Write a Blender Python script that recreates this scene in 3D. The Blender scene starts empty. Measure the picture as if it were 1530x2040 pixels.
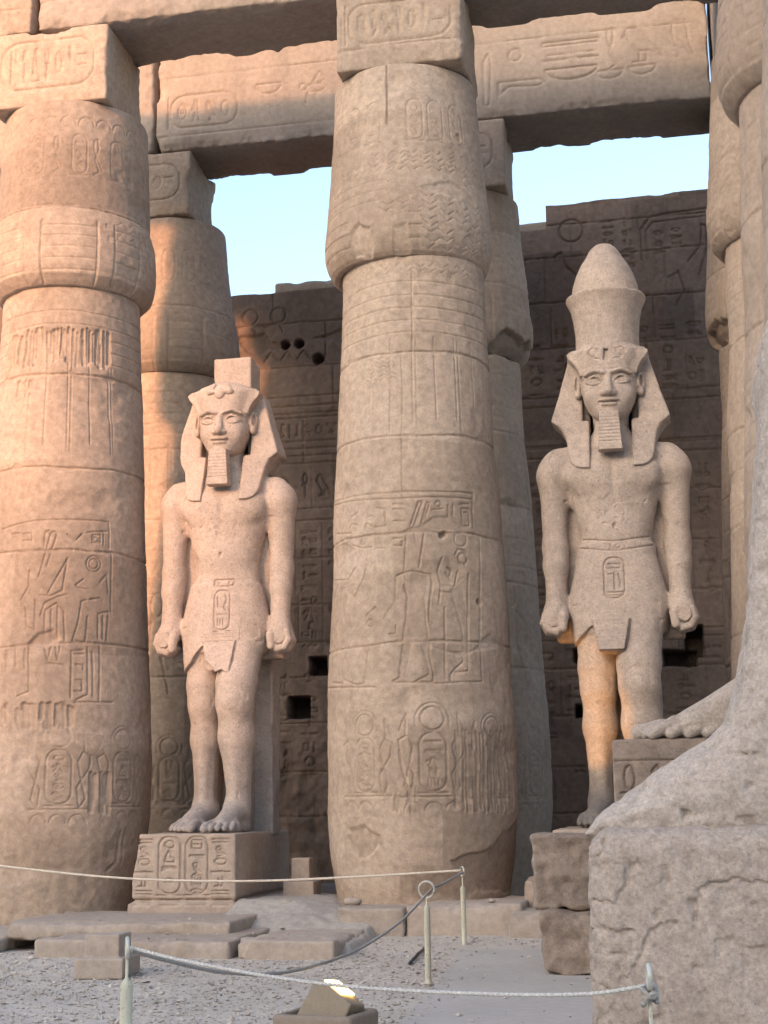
import bpy, math, random
import numpy as np
import openvdb
from mathutils import Matrix, Vector

# ------------------------------------------------------------------ camera, light, exposure
scene = bpy.context.scene
rad = math.radians
cam_data = bpy.data.cameras.new("camera")
cam = bpy.data.objects.new("camera", cam_data)
scene.collection.objects.link(cam)
scene.camera = cam
cam_data.sensor_fit = 'VERTICAL'
cam_data.sensor_height = 24.0
cam_data.lens = 24.0 * 3000.0 / 2040.0
cam_data.clip_end = 2000.0
PITCH, ROLL, YAW = rad(11.2), rad(-0.8), rad(11.2)
_f = Vector((-math.sin(YAW) * math.cos(PITCH), math.cos(YAW) * math.cos(PITCH), math.sin(PITCH)))
_r0 = Vector((math.cos(YAW), math.sin(YAW), 0.0))
_u0 = _r0.cross(_f)
_r = _r0 * math.cos(ROLL) + _u0 * math.sin(ROLL)
_u = -_r0 * math.sin(ROLL) + _u0 * math.cos(ROLL)
cam.matrix_world = Matrix(((_r.x, _u.x, -_f.x, 3.53), (_r.y, _u.y, -_f.y, -20.5), (_r.z, _u.z, -_f.z, 1.6), (0, 0, 0, 1)))

SUN_AZ, SUN_EL = rad(23.0), rad(16.0)          # the sun stands behind the camera, to its left
world = bpy.data.worlds.new("World")
scene.world = world
world.use_nodes = True
wn, wl = world.node_tree.nodes, world.node_tree.links
sky = wn.new("ShaderNodeTexSky")
sky.sky_type = 'NISHITA'
sky.sun_disc = False
sky.sun_elevation = SUN_EL
sky.sun_rotation = math.pi + SUN_AZ
sky.altitude = 80.0
sky.air_density = 1.0
sky.dust_density = 3.0
wn["Background"].inputs["Strength"].default_value = 0.15
wl.new(sky.outputs[0], wn["Background"].inputs["Color"])

sun_data = bpy.data.lights.new("sun", 'SUN')
sun_data.energy = 1.7
sun_data.angle = rad(3.4)
sun_data.color = (1.0, 0.47, 0.23)
sun = bpy.data.objects.new("sun", sun_data)
scene.collection.objects.link(sun)
sun.rotation_euler = Vector((math.sin(SUN_AZ) * math.cos(SUN_EL), math.cos(SUN_AZ) * math.cos(SUN_EL), -math.sin(SUN_EL))).to_track_quat('-Z', 'Y').to_euler()

scene.view_settings.view_transform = 'Standard'
scene.view_settings.look = 'None'
scene.view_settings.exposure = 1.76
scene.view_settings.gamma = 1.0
scene.view_settings.use_curve_mapping = False
scene.render.engine = 'CYCLES'
scene.cycles.max_bounces = 5
scene.cycles.diffuse_bounces = 1

# ------------------------------------------------------------------ numeric helpers
rng = np.random.default_rng(7)
random.seed(7)

def hash3(i, j, k, seed):
    h = (i * 374761393 + j * 668265263 + k * 2147483647 + seed * 1274126177) & 0xFFFFFFFF
    h = ((h ^ (h >> 13)) * 1274126177) & 0xFFFFFFFF
    h = ((h ^ (h >> 16)) * 2246822519) & 0xFFFFFFFF
    return ((h ^ (h >> 15)) & 0xFFFF).astype(np.float32) / 65535.0 * 2.0 - 1.0

def noise3(x, y, z, freq, seed=0):
    x = x * freq; y = y * freq; z = z * freq
    i = np.floor(x).astype(np.int64); j = np.floor(y).astype(np.int64); k = np.floor(z).astype(np.int64)
    u = (x - i).astype(np.float32); v = (y - j).astype(np.float32); w = (z - k).astype(np.float32)
    u = u * u * (3 - 2 * u); v = v * v * (3 - 2 * v); w = w * w * (3 - 2 * w)
    def c(a, b, d): return hash3(i + a, j + b, k + d, seed)
    a0 = c(0, 0, 0) * (1 - u) + c(1, 0, 0) * u
    a1 = c(0, 1, 0) * (1 - u) + c(1, 1, 0) * u
    b0 = c(0, 0, 1) * (1 - u) + c(1, 0, 1) * u
    b1 = c(0, 1, 1) * (1 - u) + c(1, 1, 1) * u
    return (a0 * (1 - v) + a1 * v) * (1 - w) + (b0 * (1 - v) + b1 * v) * w

def fbm3(x, y, z, freq, octv=3, seed=0):
    r = 0; a = 1.0; t = 0
    for o in range(octv):
        r = r + a * noise3(x, y, z, freq * 2 ** o, seed + 13 * o); t += a; a *= 0.5
    return r / t

def fbm2(x, z, freq, octv=3, seed=0):
    return fbm3(x, np.zeros_like(x) + 0.37 * seed, z, freq, octv, seed)

def sstep(a, b, x):
    t = np.clip((x - a) / (b - a), 0, 1)
    return t * t * (3 - 2 * t)

# ------------------------------------------------------------------ carving canvas (metres)
class Canvas:
    def __init__(self, x0, x1, z0, z1, res=0.008):
        self.x0, self.z0, self.res = x0, z0, res
        self.H = np.zeros((int((z1 - z0) / res) + 2, int((x1 - x0) / res) + 2), np.float32)
        self.P = np.zeros_like(self.H)
    def _win(self, xa, xb, za, zb):
        i0 = max(0, int((za - self.z0) / self.res)); i1 = min(self.H.shape[0], int((zb - self.z0) / self.res) + 2)
        j0 = max(0, int((xa - self.x0) / self.res)); j1 = min(self.H.shape[1], int((xb - self.x0) / self.res) + 2)
        if i1 <= i0 or j1 <= j0: return None
        Z, X = np.mgrid[i0:i1, j0:j1].astype(np.float32)
        return (slice(i0, i1), slice(j0, j1)), X * self.res + self.x0, Z * self.res + self.z0
    def seg(self, a, b, w, d):
        q = self._win(min(a[0], b[0]) - w, max(a[0], b[0]) + w, min(a[1], b[1]) - w, max(a[1], b[1]) + w)
        if q is None: return
        s, X, Z = q
        dx, dz = b[0] - a[0], b[1] - a[1]
        L = dx * dx + dz * dz + 1e-9
        t = np.clip(((X - a[0]) * dx + (Z - a[1]) * dz) / L, 0, 1)
        D = np.hypot(X - a[0] - t * dx, Z - a[1] - t * dz)
        v = d * np.clip(1.25 - 1.25 * (D / w) ** 2, 0, 1)
        if d > 0: self.H[s] = np.minimum(self.H[s], -v)
        else: self.H[s] = np.maximum(self.H[s], -v)
    def line(self, pts, w=0.014, d=0.016):
        for a, b in zip(pts[:-1], pts[1:]): self.seg(a, b, w, d)
    def ring(self, cx, cz, r, w=0.014, d=0.016, rz=None, a0=0, a1=2 * math.pi, n=22):
        rz = rz or r
        self.line([(cx + r * math.cos(a0 + (a1 - a0) * i / n), cz + rz * math.sin(a0 + (a1 - a0) * i / n)) for i in range(n + 1)], w, d)
    def poly(self, pts, d=0.015, soft=0.02, patch=None, nz=0.0, seed=3):
        p = np.array(pts, np.float32)
        q = self._win(p[:, 0].min() - .1, p[:, 0].max() + .1, p[:, 1].min() - .1, p[:, 1].max() + .1)
        if q is None: return
        s, X, Z = q
        if nz:
            n1 = fbm2(X, Z, 5.0, 3, seed); n2 = fbm2(X, Z, 5.0, 3, seed + 5)
            X = X + nz * n1; Z = Z + nz * n2
        ins = np.zeros(X.shape, bool); D = np.full(X.shape, 9.0, np.float32)
        for (ax, az), (bx, bz) in zip(p, np.roll(p, -1, 0)):
            ins ^= ((az > Z) != (bz > Z)) & (X < (bx - ax) * (Z - az) / (bz - az + 1e-9) + ax)
            dx, dz = bx - ax, bz - az
            t = np.clip(((X - ax) * dx + (Z - az) * dz) / (dx * dx + dz * dz + 1e-9), 0, 1)
            D = np.minimum(D, np.hypot(X - ax - t * dx, Z - az - t * dz))
        m = sstep(0, soft, np.where(ins, D, -D) + soft * .5)
        if d: self.H[s] = self.H[s] * (1 - .7 * m) - d * m
        if patch is not None: self.P[s] = np.maximum(self.P[s], m * patch) if patch > 0 else np.minimum(self.P[s], m * patch)
    def rrect(self, cx, cz, w, h, r, lw=0.014, d=0.016):
        pts = []
        for sx, sz, a in ((1, 1, 0), (-1, 1, 90), (-1, -1, 180), (1, -1, 270)):
            for i in range(6):
                t = rad(a + 18 * i)
                pts.append((cx + sx * (w / 2 - r) + r * math.cos(t), cz + sz * (h / 2 - r) + r * math.sin(t)))
        self.line(pts + pts[:1], lw, d)
    def sample(self, x, z, which='H'):
        A = getattr(self, which)
        fx = np.clip((x - self.x0) / self.res, 0, A.shape[1] - 1.001); fz = np.clip((z - self.z0) / self.res, 0, A.shape[0] - 1.001)
        j = fx.astype(np.int32); i = fz.astype(np.int32)
        u = (fx - j).astype(np.float32); v = (fz - i).astype(np.float32)
        out = (A[i, j] * (1 - u) + A[i, j + 1] * u) * (1 - v) + (A[i + 1, j] * (1 - u) + A[i + 1, j + 1] * u) * v
        return out

def arc(cx, cz, r, a0, a1, n=10, rz=None):
    rz = rz or r
    return [(cx + r * math.cos(rad(a0 + (a1 - a0) * i / n)), cz + rz * math.sin(rad(a0 + (a1 - a0) * i / n))) for i in range(n + 1)]

GLYPHS = {
    'disc': [arc(0, 0, .32, 0, 360, 18)],
    'ring': [arc(0, 0, .34, 0, 360, 18), arc(0, 0, .12, 0, 360, 10)],
    'water': [[(-.5 + i * .1, .07 * (-1) ** i) for i in range(11)]],
    'loaf': [arc(0, -.18, .3, 0, 180) + [(.3, -.18)]],
    'bar': [[(-.48, .07), (.48, .07), (.48, -.07), (-.48, -.07), (-.48, .07)]],
    'bar2': [[(-.45, .18), (.45, .18)], [(-.45, -.12), (.45, -.12)]],
    'reed': [[(0, -.5), (0, .1), (-.12, .2), (-.05, .5), (.12, .35), (.1, .05), (0, .0)]],
    'reeds': [[(-.2, -.5), (-.2, .5), (-.05, .3), (-.2, .1)], [(.2, -.5), (.2, .5), (.35, .3), (.2, .1)]],
    'ankh': [arc(0, .26, .15, -80, 260, 12, .22), [(0, .04), (0, -.5)], [(-.25, 0), (.25, 0)]],
    'was': [[(0, -.5), (0, .4), (.2, .5), (.25, .3)], [(-.1, -.5), (0, -.38), (.1, -.5)]],
    'bird': [[(-.4, .1), (-.3, .35), (-.1, .35), (0, .2), (.3, -.15), (.48, -.42), (.2, -.25), (-.1, -.22), (-.28, 0), (-.3, .2), (-.42, .15)], [(-.05, -.22), (-.05, -.48), (-.2, -.48)], [(.1, -.24), (.1, -.48), (-.02, -.48)]],
    'owl': [[(-.2, .45), (.2, .45), (.25, .2), (.3, -.2), (.45, -.45), (.1, -.3), (-.15, -.2), (-.25, .1), (-.2, .45)], [(-.05, -.28), (-.05, -.5), (-.2, -.5)]],
    'eye': [arc(0, -.2, .45, 25, 155, 10, .45) + arc(0, .2, .45, 205, 335, 10, .45), arc(0, 0, .1, 0, 360, 8)],
    'mouth': [arc(0, -.25, .5, 30, 150, 10) + arc(0, .25, .5, 210, 330, 10)],
    'seated': [[(-.05, .3), (-.2, .2), (-.25, -.1), (-.35, -.5), (.35, -.5), (.3, -.15), (.1, -.1), (.1, .15), (.0, .28)], arc(0, .4, .11, 0, 360, 9)],
    'man': [[(-.1, .2), (-.15, -.1), (-.3, -.5)], [(.1, .2), (.08, -.1), (.25, -.5)], [(-.1, .2), (-.4, .0), (-.3, .25)], [(.1, .2), (.4, .05)], arc(0, .36, .12, 0, 360, 9)],
    'arm': [[(-.5, .1), (.35, .1), (.5, .0), (.35, -.08), (-.3, -.05), (-.5, -.25), (-.5, .1)]],
    'snake': [[(-.5, -.1), (-.3, .15), (-.1, -.1), (.1, .12), (.3, -.08), (.5, .05)]],
    'cobra': [[(-.2, -.5), (.1, -.4), (-.15, -.1), (.05, .2), (.0, .45), (-.2, .4), (-.22, .2), (-.05, -.05), (.25, -.35)]],
    'house': [[(-.1, -.2), (-.45, -.2), (-.45, .25), (.45, .25), (.45, -.2), (.15, -.2)]],
    'bolt': [[(-.5, 0), (.5, 0)], [(-.08, .12), (-.08, -.12)], [(.08, .12), (.08, -.12)]],
    'basket': [arc(0, .15, .45, 180, 360, 12, .38) + [(-.45, .15)]],
    'board': [[(-.48, -.1), (-.48, .1), (.48, .1), (.48, -.1), (-.48, -.1)]] + [[(-.4 + .13 * i, .1), (-.4 + .13 * i, .28)] for i in range(7)],
    'scarab': [arc(0, -.05, .24, 0, 360, 14, .3), [(-.24, .1), (-.45, .3)], [(.24, .1), (.45, .3)], [(-.24, -.15), (-.42, -.4)], [(.24, -.15), (.42, -.4)], [(-.24, .12), (.24, .12)]],
    'feather': [[(-.12, -.5), (-.12, .35), (.05, .5), (.15, .3), (.05, -.5), (-.12, -.5)]],
    'leg': [[(-.1, .4), (-.1, -.3), (-.35, -.4)], [(.1, .4), (.1, -.4), (-.35, -.4)]],
    'sedge': [[(0, -.5), (0, .45)], [(0, .2), (-.25, .4)], [(0, .05), (.28, .25)], [(0, -.1), (-.25, .1)]],
    'bee': [arc(.1, 0, .25, 0, 360, 12, .12), arc(-.22, .05, .1, 0, 360, 8), [(.0, .1), (.2, .45), (.35, .2), (.15, .1)], [(-.1, -.1), (-.15, -.4)], [(.1, -.1), (.12, -.4)]],
    'box': [[(-.35, -.35), (.35, -.35), (.35, .35), (-.35, .35), (-.35, -.35)], [(-.35, 0), (.1, 0)]],
    'comb': [[(-.3, .4), (.3, .4)], [(-.3, .4), (-.3, -.45)], [(-.1, .4), (-.1, -.45)], [(.1, .4), (.1, -.45)], [(.3, .4), (.3, -.45)]],
}
GN = list(GLYPHS)

def glyph(cv, name, cx, cz, w, h=None, lw=0.012, d=0.014):
    h = h or w
    for L in GLYPHS[name]:
        cv.line([(cx + px * w, cz + pz * h) for px, pz in L], lw, d)

def text_column(cv, cx, z_top, z_bot, w, rnd, lw=0.012, d=0.014, fade=0.0):
    z = z_top
    while z > z_bot + w * .4:
        g = rnd.choice(GN)
        hh = w * rnd.choice((.45, .6, .8, .95))
        if rnd.random() > fade:
            if rnd.random() < .35:
                glyph(cv, g, cx - w * .24, z - hh / 2, w * .42, hh * .85, lw, d)
                glyph(cv, rnd.choice(GN), cx + w * .24, z - hh / 2, w * .42, hh * .85, lw, d)
            else:
                glyph(cv, g, cx, z - hh / 2, w * .85, hh * .85, lw, d)
        z -= hh * 1.06

def text_row(cv, x0, x1, cz, h, rnd, lw=0.012, d=0.014, fade=0.0):
    x = x0
    while x < x1 - h * .2:
        w = h * rnd.choice((.4, .55, .7, .9))
        if rnd.random() > fade:
            if rnd.random() < .4:
                glyph(cv, rnd.choice(GN), x + w / 2, cz + h * .25, w * .85, h * .42, lw, d)
                glyph(cv, rnd.choice(GN), x + w / 2, cz - h * .25, w * .85, h * .42, lw, d)
            else:
                glyph(cv, rnd.choice(GN), x + w / 2, cz, w * .85, h * .9, lw, d)
        x += w * 1.08

def cartouche_v(cv, cx, cz, w, h, names, lw=0.013, d=0.016):
    cv.rrect(cx, cz, w, h, w * .46, lw, d)
    cv.line([(cx - w * .55, cz - h * .53), (cx + w * .55, cz - h * .53)], lw, d)
    n = len(names)
    for i, g in enumerate(names):
        hh = h * .86 / n
        glyph(cv, g, cx, cz + h * .43 - hh * (i + .5), w * .62, hh * .85, lw * .8, d * .8)

def cartouche_h(cv, cx, cz, w, h, names, lw=0.016, d=0.018):
    cv.rrect(cx, cz, w, h, h * .4, lw, d)
    cv.line([(cx - w * .53, cz - h * .5), (cx - w * .53, cz + h * .5)], lw, d)
    n = len(names)
    for i, g in enumerate(names):
        ww = w * .86 / n
        glyph(cv, g, cx - w * .43 + ww * (i + .5), cz, ww * .82, h * .68, lw * .85, d * .85)

def emblem(cv, cx, cz, s, names, lw=0.013, d=0.022, fade=0):
    """Cartouche under a sun disc, flanked by rearing cobras, over a row of small discs."""
    cartouche_v(cv, cx, cz, .34 * s, .74 * s, names, lw, d)
    cv.ring(cx, cz + .55 * s, .15 * s, lw, d)
    cv.ring(cx, cz + .53 * s, .22 * s, lw * .8, d * .8, a0=rad(-20), a1=rad(200))
    for sx in (-1, 1):
        cv.line([(cx + sx * x * s, cz + z * s) for x, z in ((.27, -.4), (.24, -.15), (.40, .1), (.43, .28), (.32, .34), (.25, .2), (.30, -.05), (.36, -.3), (.28, -.42))], lw, d)
        cv.line([(cx + sx * x * s, cz + z * s) for x, z in ((.34, .36), (.33, .62), (.42, .40))], lw, d * .8)
    cv.line([(cx - .4 * s, cz - .44 * s), (cx + .4 * s, cz - .44 * s)], lw, d)
    for k in (-1, 0, 1):
        cv.ring(cx + k * .26 * s, cz - .62 * s, .11 * s, lw * .8, d * .8, a0=0, a1=math.pi, n=10)

def hatch(cv, x0, x1, z0, z1, st=0.09, d=0.018, w=0.012, keep=0.95, rnd=random):
    """Herringbone pick marks, ragged at the borders."""
    nx = int((x1 - x0) / st); nz = int((z1 - z0) / (st * .8))
    for i in range(nx):
        for k in range(nz):
            if rnd.random() > keep: continue
            x = x0 + (i + rnd.uniform(.2, .8)) * st; z = z0 + (k + rnd.uniform(.3, .7)) * st * .8
            s = 1 if i % 2 else -1
            cv.seg((x - .35 * st, z - s * .22 * st), (x + .3 * st, z + s * .22 * st), w, d * .7)

def gouges(cv, x0, x1, z0, z1, n, rnd, w=(.014, .028), d=(.012, .03)):
    for _ in range(n):
        x = rnd.uniform(x0, x1); L = rnd.uniform(.35, 1) * (z1 - z0); z = rnd.uniform(z0, z1 - L)
        cv.seg((x, z), (x + rnd.uniform(-.015, .015), z + L), rnd.uniform(*w), rnd.uniform(*d))

def joint(cv, z, x0, x1, rnd, w=0.022, d=0.035, amp=0.02, chips=8):
    xs = np.arange(x0, x1, .05)
    n = fbm2(xs, np.full_like(xs, z), 1.3, 4, 5)
    pts = [(float(x), float(z + amp * 2.2 * v)) for x, v in zip(xs, n)]
    for a, b in zip(pts[:-1], pts[1:]):
        cv.seg(a, b, w * rnd.uniform(.6, 1.1), d * rnd.uniform(.55, 1))
    for _ in range(chips):
        x = rnd.uniform(x0, x1); zz = z + amp * 2.2 * float(np.interp(x, xs, n)); L = rnd.uniform(.08, .3); h = rnd.uniform(.02, .07)
        sg = rnd.choice((-1, 1))
        cv.poly([(x - L, zz), (x - L * .4, zz + sg * h), (x + L * .3, zz + sg * h * .8), (x + L, zz), (x, zz - sg * .01)], rnd.uniform(.008, .022), .02, None, .02, rnd.randrange(99))

# ------------------------------------------------------------------ mesh and object helpers
def new_mesh(name, V, F, smooth=True):
    V = np.asarray(V, np.float32); F = np.asarray(F, np.int32)
    me = bpy.data.meshes.new(name)
    me.vertices.add(len(V)); me.vertices.foreach_set("co", V.ravel())
    k = F.shape[1]
    me.loops.add(F.size); me.loops.foreach_set("vertex_index", F.ravel())
    me.polygons.add(len(F))
    me.polygons.foreach_set("loop_start", np.arange(len(F), dtype=np.int32) * k)
    me.polygons.foreach_set("loop_total", np.full(len(F), k, np.int32))
    me.update(calc_edges=True)
    me.polygons.foreach_set("use_smooth", np.full(len(F), smooth, bool))
    me.validate()
    return me

def put(name, me, mat, parent=None, loc=(0, 0, 0)):
    o = bpy.data.objects.new(name, me)
    scene.collection.objects.link(o)
    if mat is not None and not me.materials: me.materials.append(mat)
    if parent is not None: o.parent = parent
    o.location = loc
    return o

def tag(o, label=None, cat=None, group=None, kind=None):
    if label: o["label"] = label
    if cat: o["category"] = cat
    if group: o["group"] = group
    if kind: o["kind"] = kind
    return o

def thing(name, label, cat, loc=(0, 0, 0), group=None, rz=0.0):
    o = bpy.data.objects.new(name, None)
    o.empty_display_size = .2
    scene.collection.objects.link(o)
    o.location = loc; o.rotation_euler = (0, 0, rz)
    return tag(o, label, cat, group)

def sdf_mesh(name, fn, lo, hi, h, blk=10, lip=1.7, smooth=True):
    lo = np.array(lo, np.float32); hi = np.array(hi, np.float32)
    nb = np.ceil((hi - lo) / (h * blk)).astype(int)
    n = nb * blk
    D = np.full(n, 3 * h, np.float32)
    cb = [lo[a] + (np.arange(nb[a]) + .5) * blk * h for a in range(3)]
    X, Y, Z = np.meshgrid(*cb, indexing='ij')
    dc = fn(X.ravel().astype(np.float32), Y.ravel().astype(np.float32), Z.ravel().astype(np.float32)).reshape(nb)
    keep = np.argwhere(np.abs(dc) < lip * blk * h * .87 + h)
    for i, j, k in np.argwhere(dc < 0):
        D[i * blk:(i + 1) * blk, j * blk:(j + 1) * blk, k * blk:(k + 1) * blk] = -3 * h
    r = (np.arange(blk) * h).astype(np.float32)
    OX, OY, OZ = np.meshgrid(r, r, r, indexing='ij')
    per = 300
    for s in range(0, len(keep), per):
        kk = keep[s:s + per]
        b = lo + kk * blk * h
        x = (b[:, 0, None] + OX.ravel()[None]).astype(np.float32)
        y = (b[:, 1, None] + OY.ravel()[None]).astype(np.float32)
        z = (b[:, 2, None] + OZ.ravel()[None]).astype(np.float32)
        d = fn(x.ravel(), y.ravel(), z.ravel()).reshape(len(kk), blk, blk, blk)
        d = np.clip(d, -3 * h, 3 * h)
        for q, (i, j, k) in enumerate(kk):
            D[i * blk:(i + 1) * blk, j * blk:(j + 1) * blk, k * blk:(k + 1) * blk] = d[q]
    # close the volume at its border
    for a in range(3):
        s0 = [slice(None)] * 3; s0[a] = 0; s1 = [slice(None)] * 3; s1[a] = -1
        D[tuple(s0)] = np.maximum(D[tuple(s0)], h); D[tuple(s1)] = np.maximum(D[tuple(s1)], h)
    g = openvdb.FloatGrid(3 * h)
    g.copyFromArray(np.ascontiguousarray(D))
    P, Q = g.convertToQuads(0.0)[:2]
    P = P * h + lo
    return new_mesh(name, P, Q[:, ::-1].astype(np.int32) if FLIP else Q.astype(np.int32), smooth)
FLIP = True

# signed distance primitives
def smin(a, b, k):
    hh = np.clip(.5 + .5 * (b - a) / k, 0, 1)
    return b * (1 - hh) + a * hh - k * hh * (1 - hh)
def smax(a, b, k): return -smin(-a, -b, k)
def d_ell(x, y, z, c, r):
    px, py, pz = (x - c[0]) / r[0], (y - c[1]) / r[1], (z - c[2]) / r[2]
    k0 = np.sqrt(px * px + py * py + pz * pz)
    k1 = np.sqrt((px / r[0]) ** 2 + (py / r[1]) ** 2 + (pz / r[2]) ** 2) + 1e-6
    return np.where(k0 < .001, -min(r), k0 * (k0 - 1) / k1)
def d_cone(x, y, z, a, b, ra, rb):
    ab = np.array(b, np.float32) - np.array(a, np.float32)
    t = np.clip(((x - a[0]) * ab[0] + (y - a[1]) * ab[1] + (z - a[2]) * ab[2]) / float(ab @ ab), 0, 1)
    return np.sqrt((x - a[0] - t * ab[0]) ** 2 + (y - a[1] - t * ab[1]) ** 2 + (z - a[2] - t * ab[2]) ** 2) - (ra + t * (rb - ra))
def d_box(x, y, z, c, hf, r=0.02):
    qx = np.abs(x - c[0]) - hf[0] + r; qy = np.abs(y - c[1]) - hf[1] + r; qz = np.abs(z - c[2]) - hf[2] + r
    return np.sqrt(np.maximum(qx, 0) ** 2 + np.maximum(qy, 0) ** 2 + np.maximum(qz, 0) ** 2) + np.minimum(np.maximum(qx, np.maximum(qy, qz)), 0) - r
def d_loft(x, y, z, tab, p=2.2):
    """tab rows: z, half width, half depth, centre y"""
    T = np.array(tab, np.float32); T = T[np.argsort(T[:, 0])]
    hw = np.interp(z, T[:, 0], T[:, 1]).astype(np.float32); hd = np.interp(z, T[:, 0], T[:, 2]).astype(np.float32)
    cy = np.interp(z, T[:, 0], T[:, 3]).astype(np.float32)
    r = ((np.abs(x) / hw) ** p + (np.abs(y - cy) / hd) ** p + 1e-9) ** (1 / p)
    d = (r - 1) * np.minimum(hw, hd)
    return smax(d, np.maximum(z - T[-1, 0], T[0, 0] - z), .03)
def d_poly2(u, v, pts):
    p = np.array(pts, np.float32)
    D = np.full(u.shape, 1e9, np.float32); ins = np.zeros(u.shape, bool)
    for (ax, az), (bx, bz) in zip(p, np.roll(p, -1, 0)):
        ins ^= ((az > v) != (bz > v)) & (u < (bx - ax) * (v - az) / (bz - az + 1e-9) + ax)
        dx, dz = bx - ax, bz - az
        t = np.clip(((u - ax) * dx + (v - az) * dz) / (dx * dx + dz * dz + 1e-9), 0, 1)
        D = np.minimum(D, (u - ax - t * dx) ** 2 + (v - az - t * dz) ** 2)
    D = np.sqrt(D)
    return np.where(ins, -D, D)

def rough_block(name, size, h=0.025, r=0.03, amp=0.012, chip=0.12, seed=1, cv=None, cv_side=None, freq=3.0, under=0.0, taper=0.0, bed=0.0):
    """A quarried block standing on its own base, worn edges; cv carves the face at -y, cv_side the face at +x."""
    w, dp, ht = size
    def fn(x, y, z):
        k = 1 - taper * (z / ht)
        d = d_box(x / k, y / k, z, (0, 0, ht / 2), (w / 2, dp / 2, ht / 2), r)
        qx = w / 2 * k - np.abs(x); qy = dp / 2 * k - np.abs(y); qz = ht / 2 - np.abs(z - ht / 2)
        s = np.sort(np.stack([qx, qy, qz]), 0)
        e = np.exp(-np.maximum(s[0] + s[1], 0) / .10)
        n = fbm3(x, y, z, freq, 3, seed)
        c = np.maximum(fbm3(x, y, z, 1.6, 3, seed + 40) + .08, 0) * (.75 + .9 * np.abs(noise3(x, y, z, 9, seed + 44)))
        d = d + amp * n + chip * e * c * 1.6
        if bed: d = d + bed * noise3(x * .5, y * .5, z * 4 + .6 * noise3(x, y, z, 1.5, seed + 61), 2.6, seed + 60) + bed * .8 * noise3(x, y, z, 12, seed + 62)
        if under: d = d + under * np.exp(-z / .12) * (.6 + n)
        if cv is not None:
            d = d - cv.sample(x, z) * sstep(.14, .06, np.abs(y + dp / 2))
        if cv_side is not None:
            d = d - cv_side.sample(y, z) * sstep(.14, .06, np.abs(x - w / 2))
        return d
    m = .08
    return sdf_mesh(name, fn, (-w / 2 - m, -dp / 2 - m, -m), (w / 2 + m, dp / 2 + m, ht + m), h)

def tube(pts, r, seg=10, twist=0.0, strands=0, depth=0.2, closed=False):
    P = np.array(pts, np.float64)
    T = np.gradient(P, axis=0) if not closed else np.roll(P, -1, 0) - np.roll(P, 1, 0)
    T /= np.linalg.norm(T, axis=1)[:, None] + 1e-12
    up = np.array([0, 0, 1.0]) if abs(T[:, 2]).max() < .95 else np.array([1.0, 0.02, 0])
    N = np.cross(T, up); N /= np.linalg.norm(N, axis=1)[:, None] + 1e-12
    B = np.cross(T, N)
    s = np.r_[0, np.cumsum(np.linalg.norm(np.diff(P, axis=0), axis=1))]
    R = np.broadcast_to(np.asarray(r, float), (len(P),))
    th = np.arange(seg) / seg * 2 * math.pi
    TH = th[None] + s[:, None] * twist
    rr = R[:, None] * (1 - (depth * (1 - np.abs(np.cos(strands * .5 * th)))[None] if strands else 0))
    V = P[:, None] + rr[..., None] * (np.cos(TH)[..., None] * N[:, None] + np.sin(TH)[..., None] * B[:, None])
    V = V.reshape(-1, 3); n = len(P)
    F = []
    for i in range(n if closed else n - 1):
        a = i * seg; b = ((i + 1) % n) * seg
        for k in range(seg):
            F.append((a + k, a + (k + 1) % seg, b + (k + 1) % seg, b + k))
    if not closed:
        V = np.r_[V, P[[0, -1]]]
        for k in range(seg):
            F.append((len(V) - 2, (k + 1) % seg, k, k)); F.append((len(V) - 1, (n - 1) * seg + k, (n - 1) * seg + (k + 1) % seg, (n - 1) * seg + k))
        # split the degenerate quads away
        q = [f for f in F if len(set(f)) == 4]; t = [f[:3] for f in F if len(set(f)) == 3]
        return V, q, t
    return V, F, []

def poly_mesh(name, V, faces, smooth=True):
    me = bpy.data.meshes.new(name)
    me.from_pydata([tuple(map(float, v)) for v in V], [], [tuple(int(i) for i in f) for f in faces])
    me.polygons.foreach_set("use_smooth", np.full(len(me.polygons), smooth, bool))
    me.update()
    return me

def tube_mesh(name, pts, r, **k):
    V, q, t = tube(pts, r, **k)
    return poly_mesh(name, V, list(q) + list(t))

def lathe_mesh(name, prof, seg=20):
    """prof rows: radius, z"""
    V = []; F = []
    for r, z in prof:
        for k in range(seg):
            a = 2 * math.pi * k / seg; V.append((r * math.cos(a), r * math.sin(a), z))
    for i in range(len(prof) - 1):
        for k in range(seg):
            F.append((i * seg + k, i * seg + (k + 1) % seg, (i + 1) * seg + (k + 1) % seg, (i + 1) * seg + k))
    F.append(tuple(range(seg))[::-1]); F.append(tuple((len(prof) - 1) * seg + k for k in range(seg)))
    return poly_mesh(name, V, F)

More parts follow.
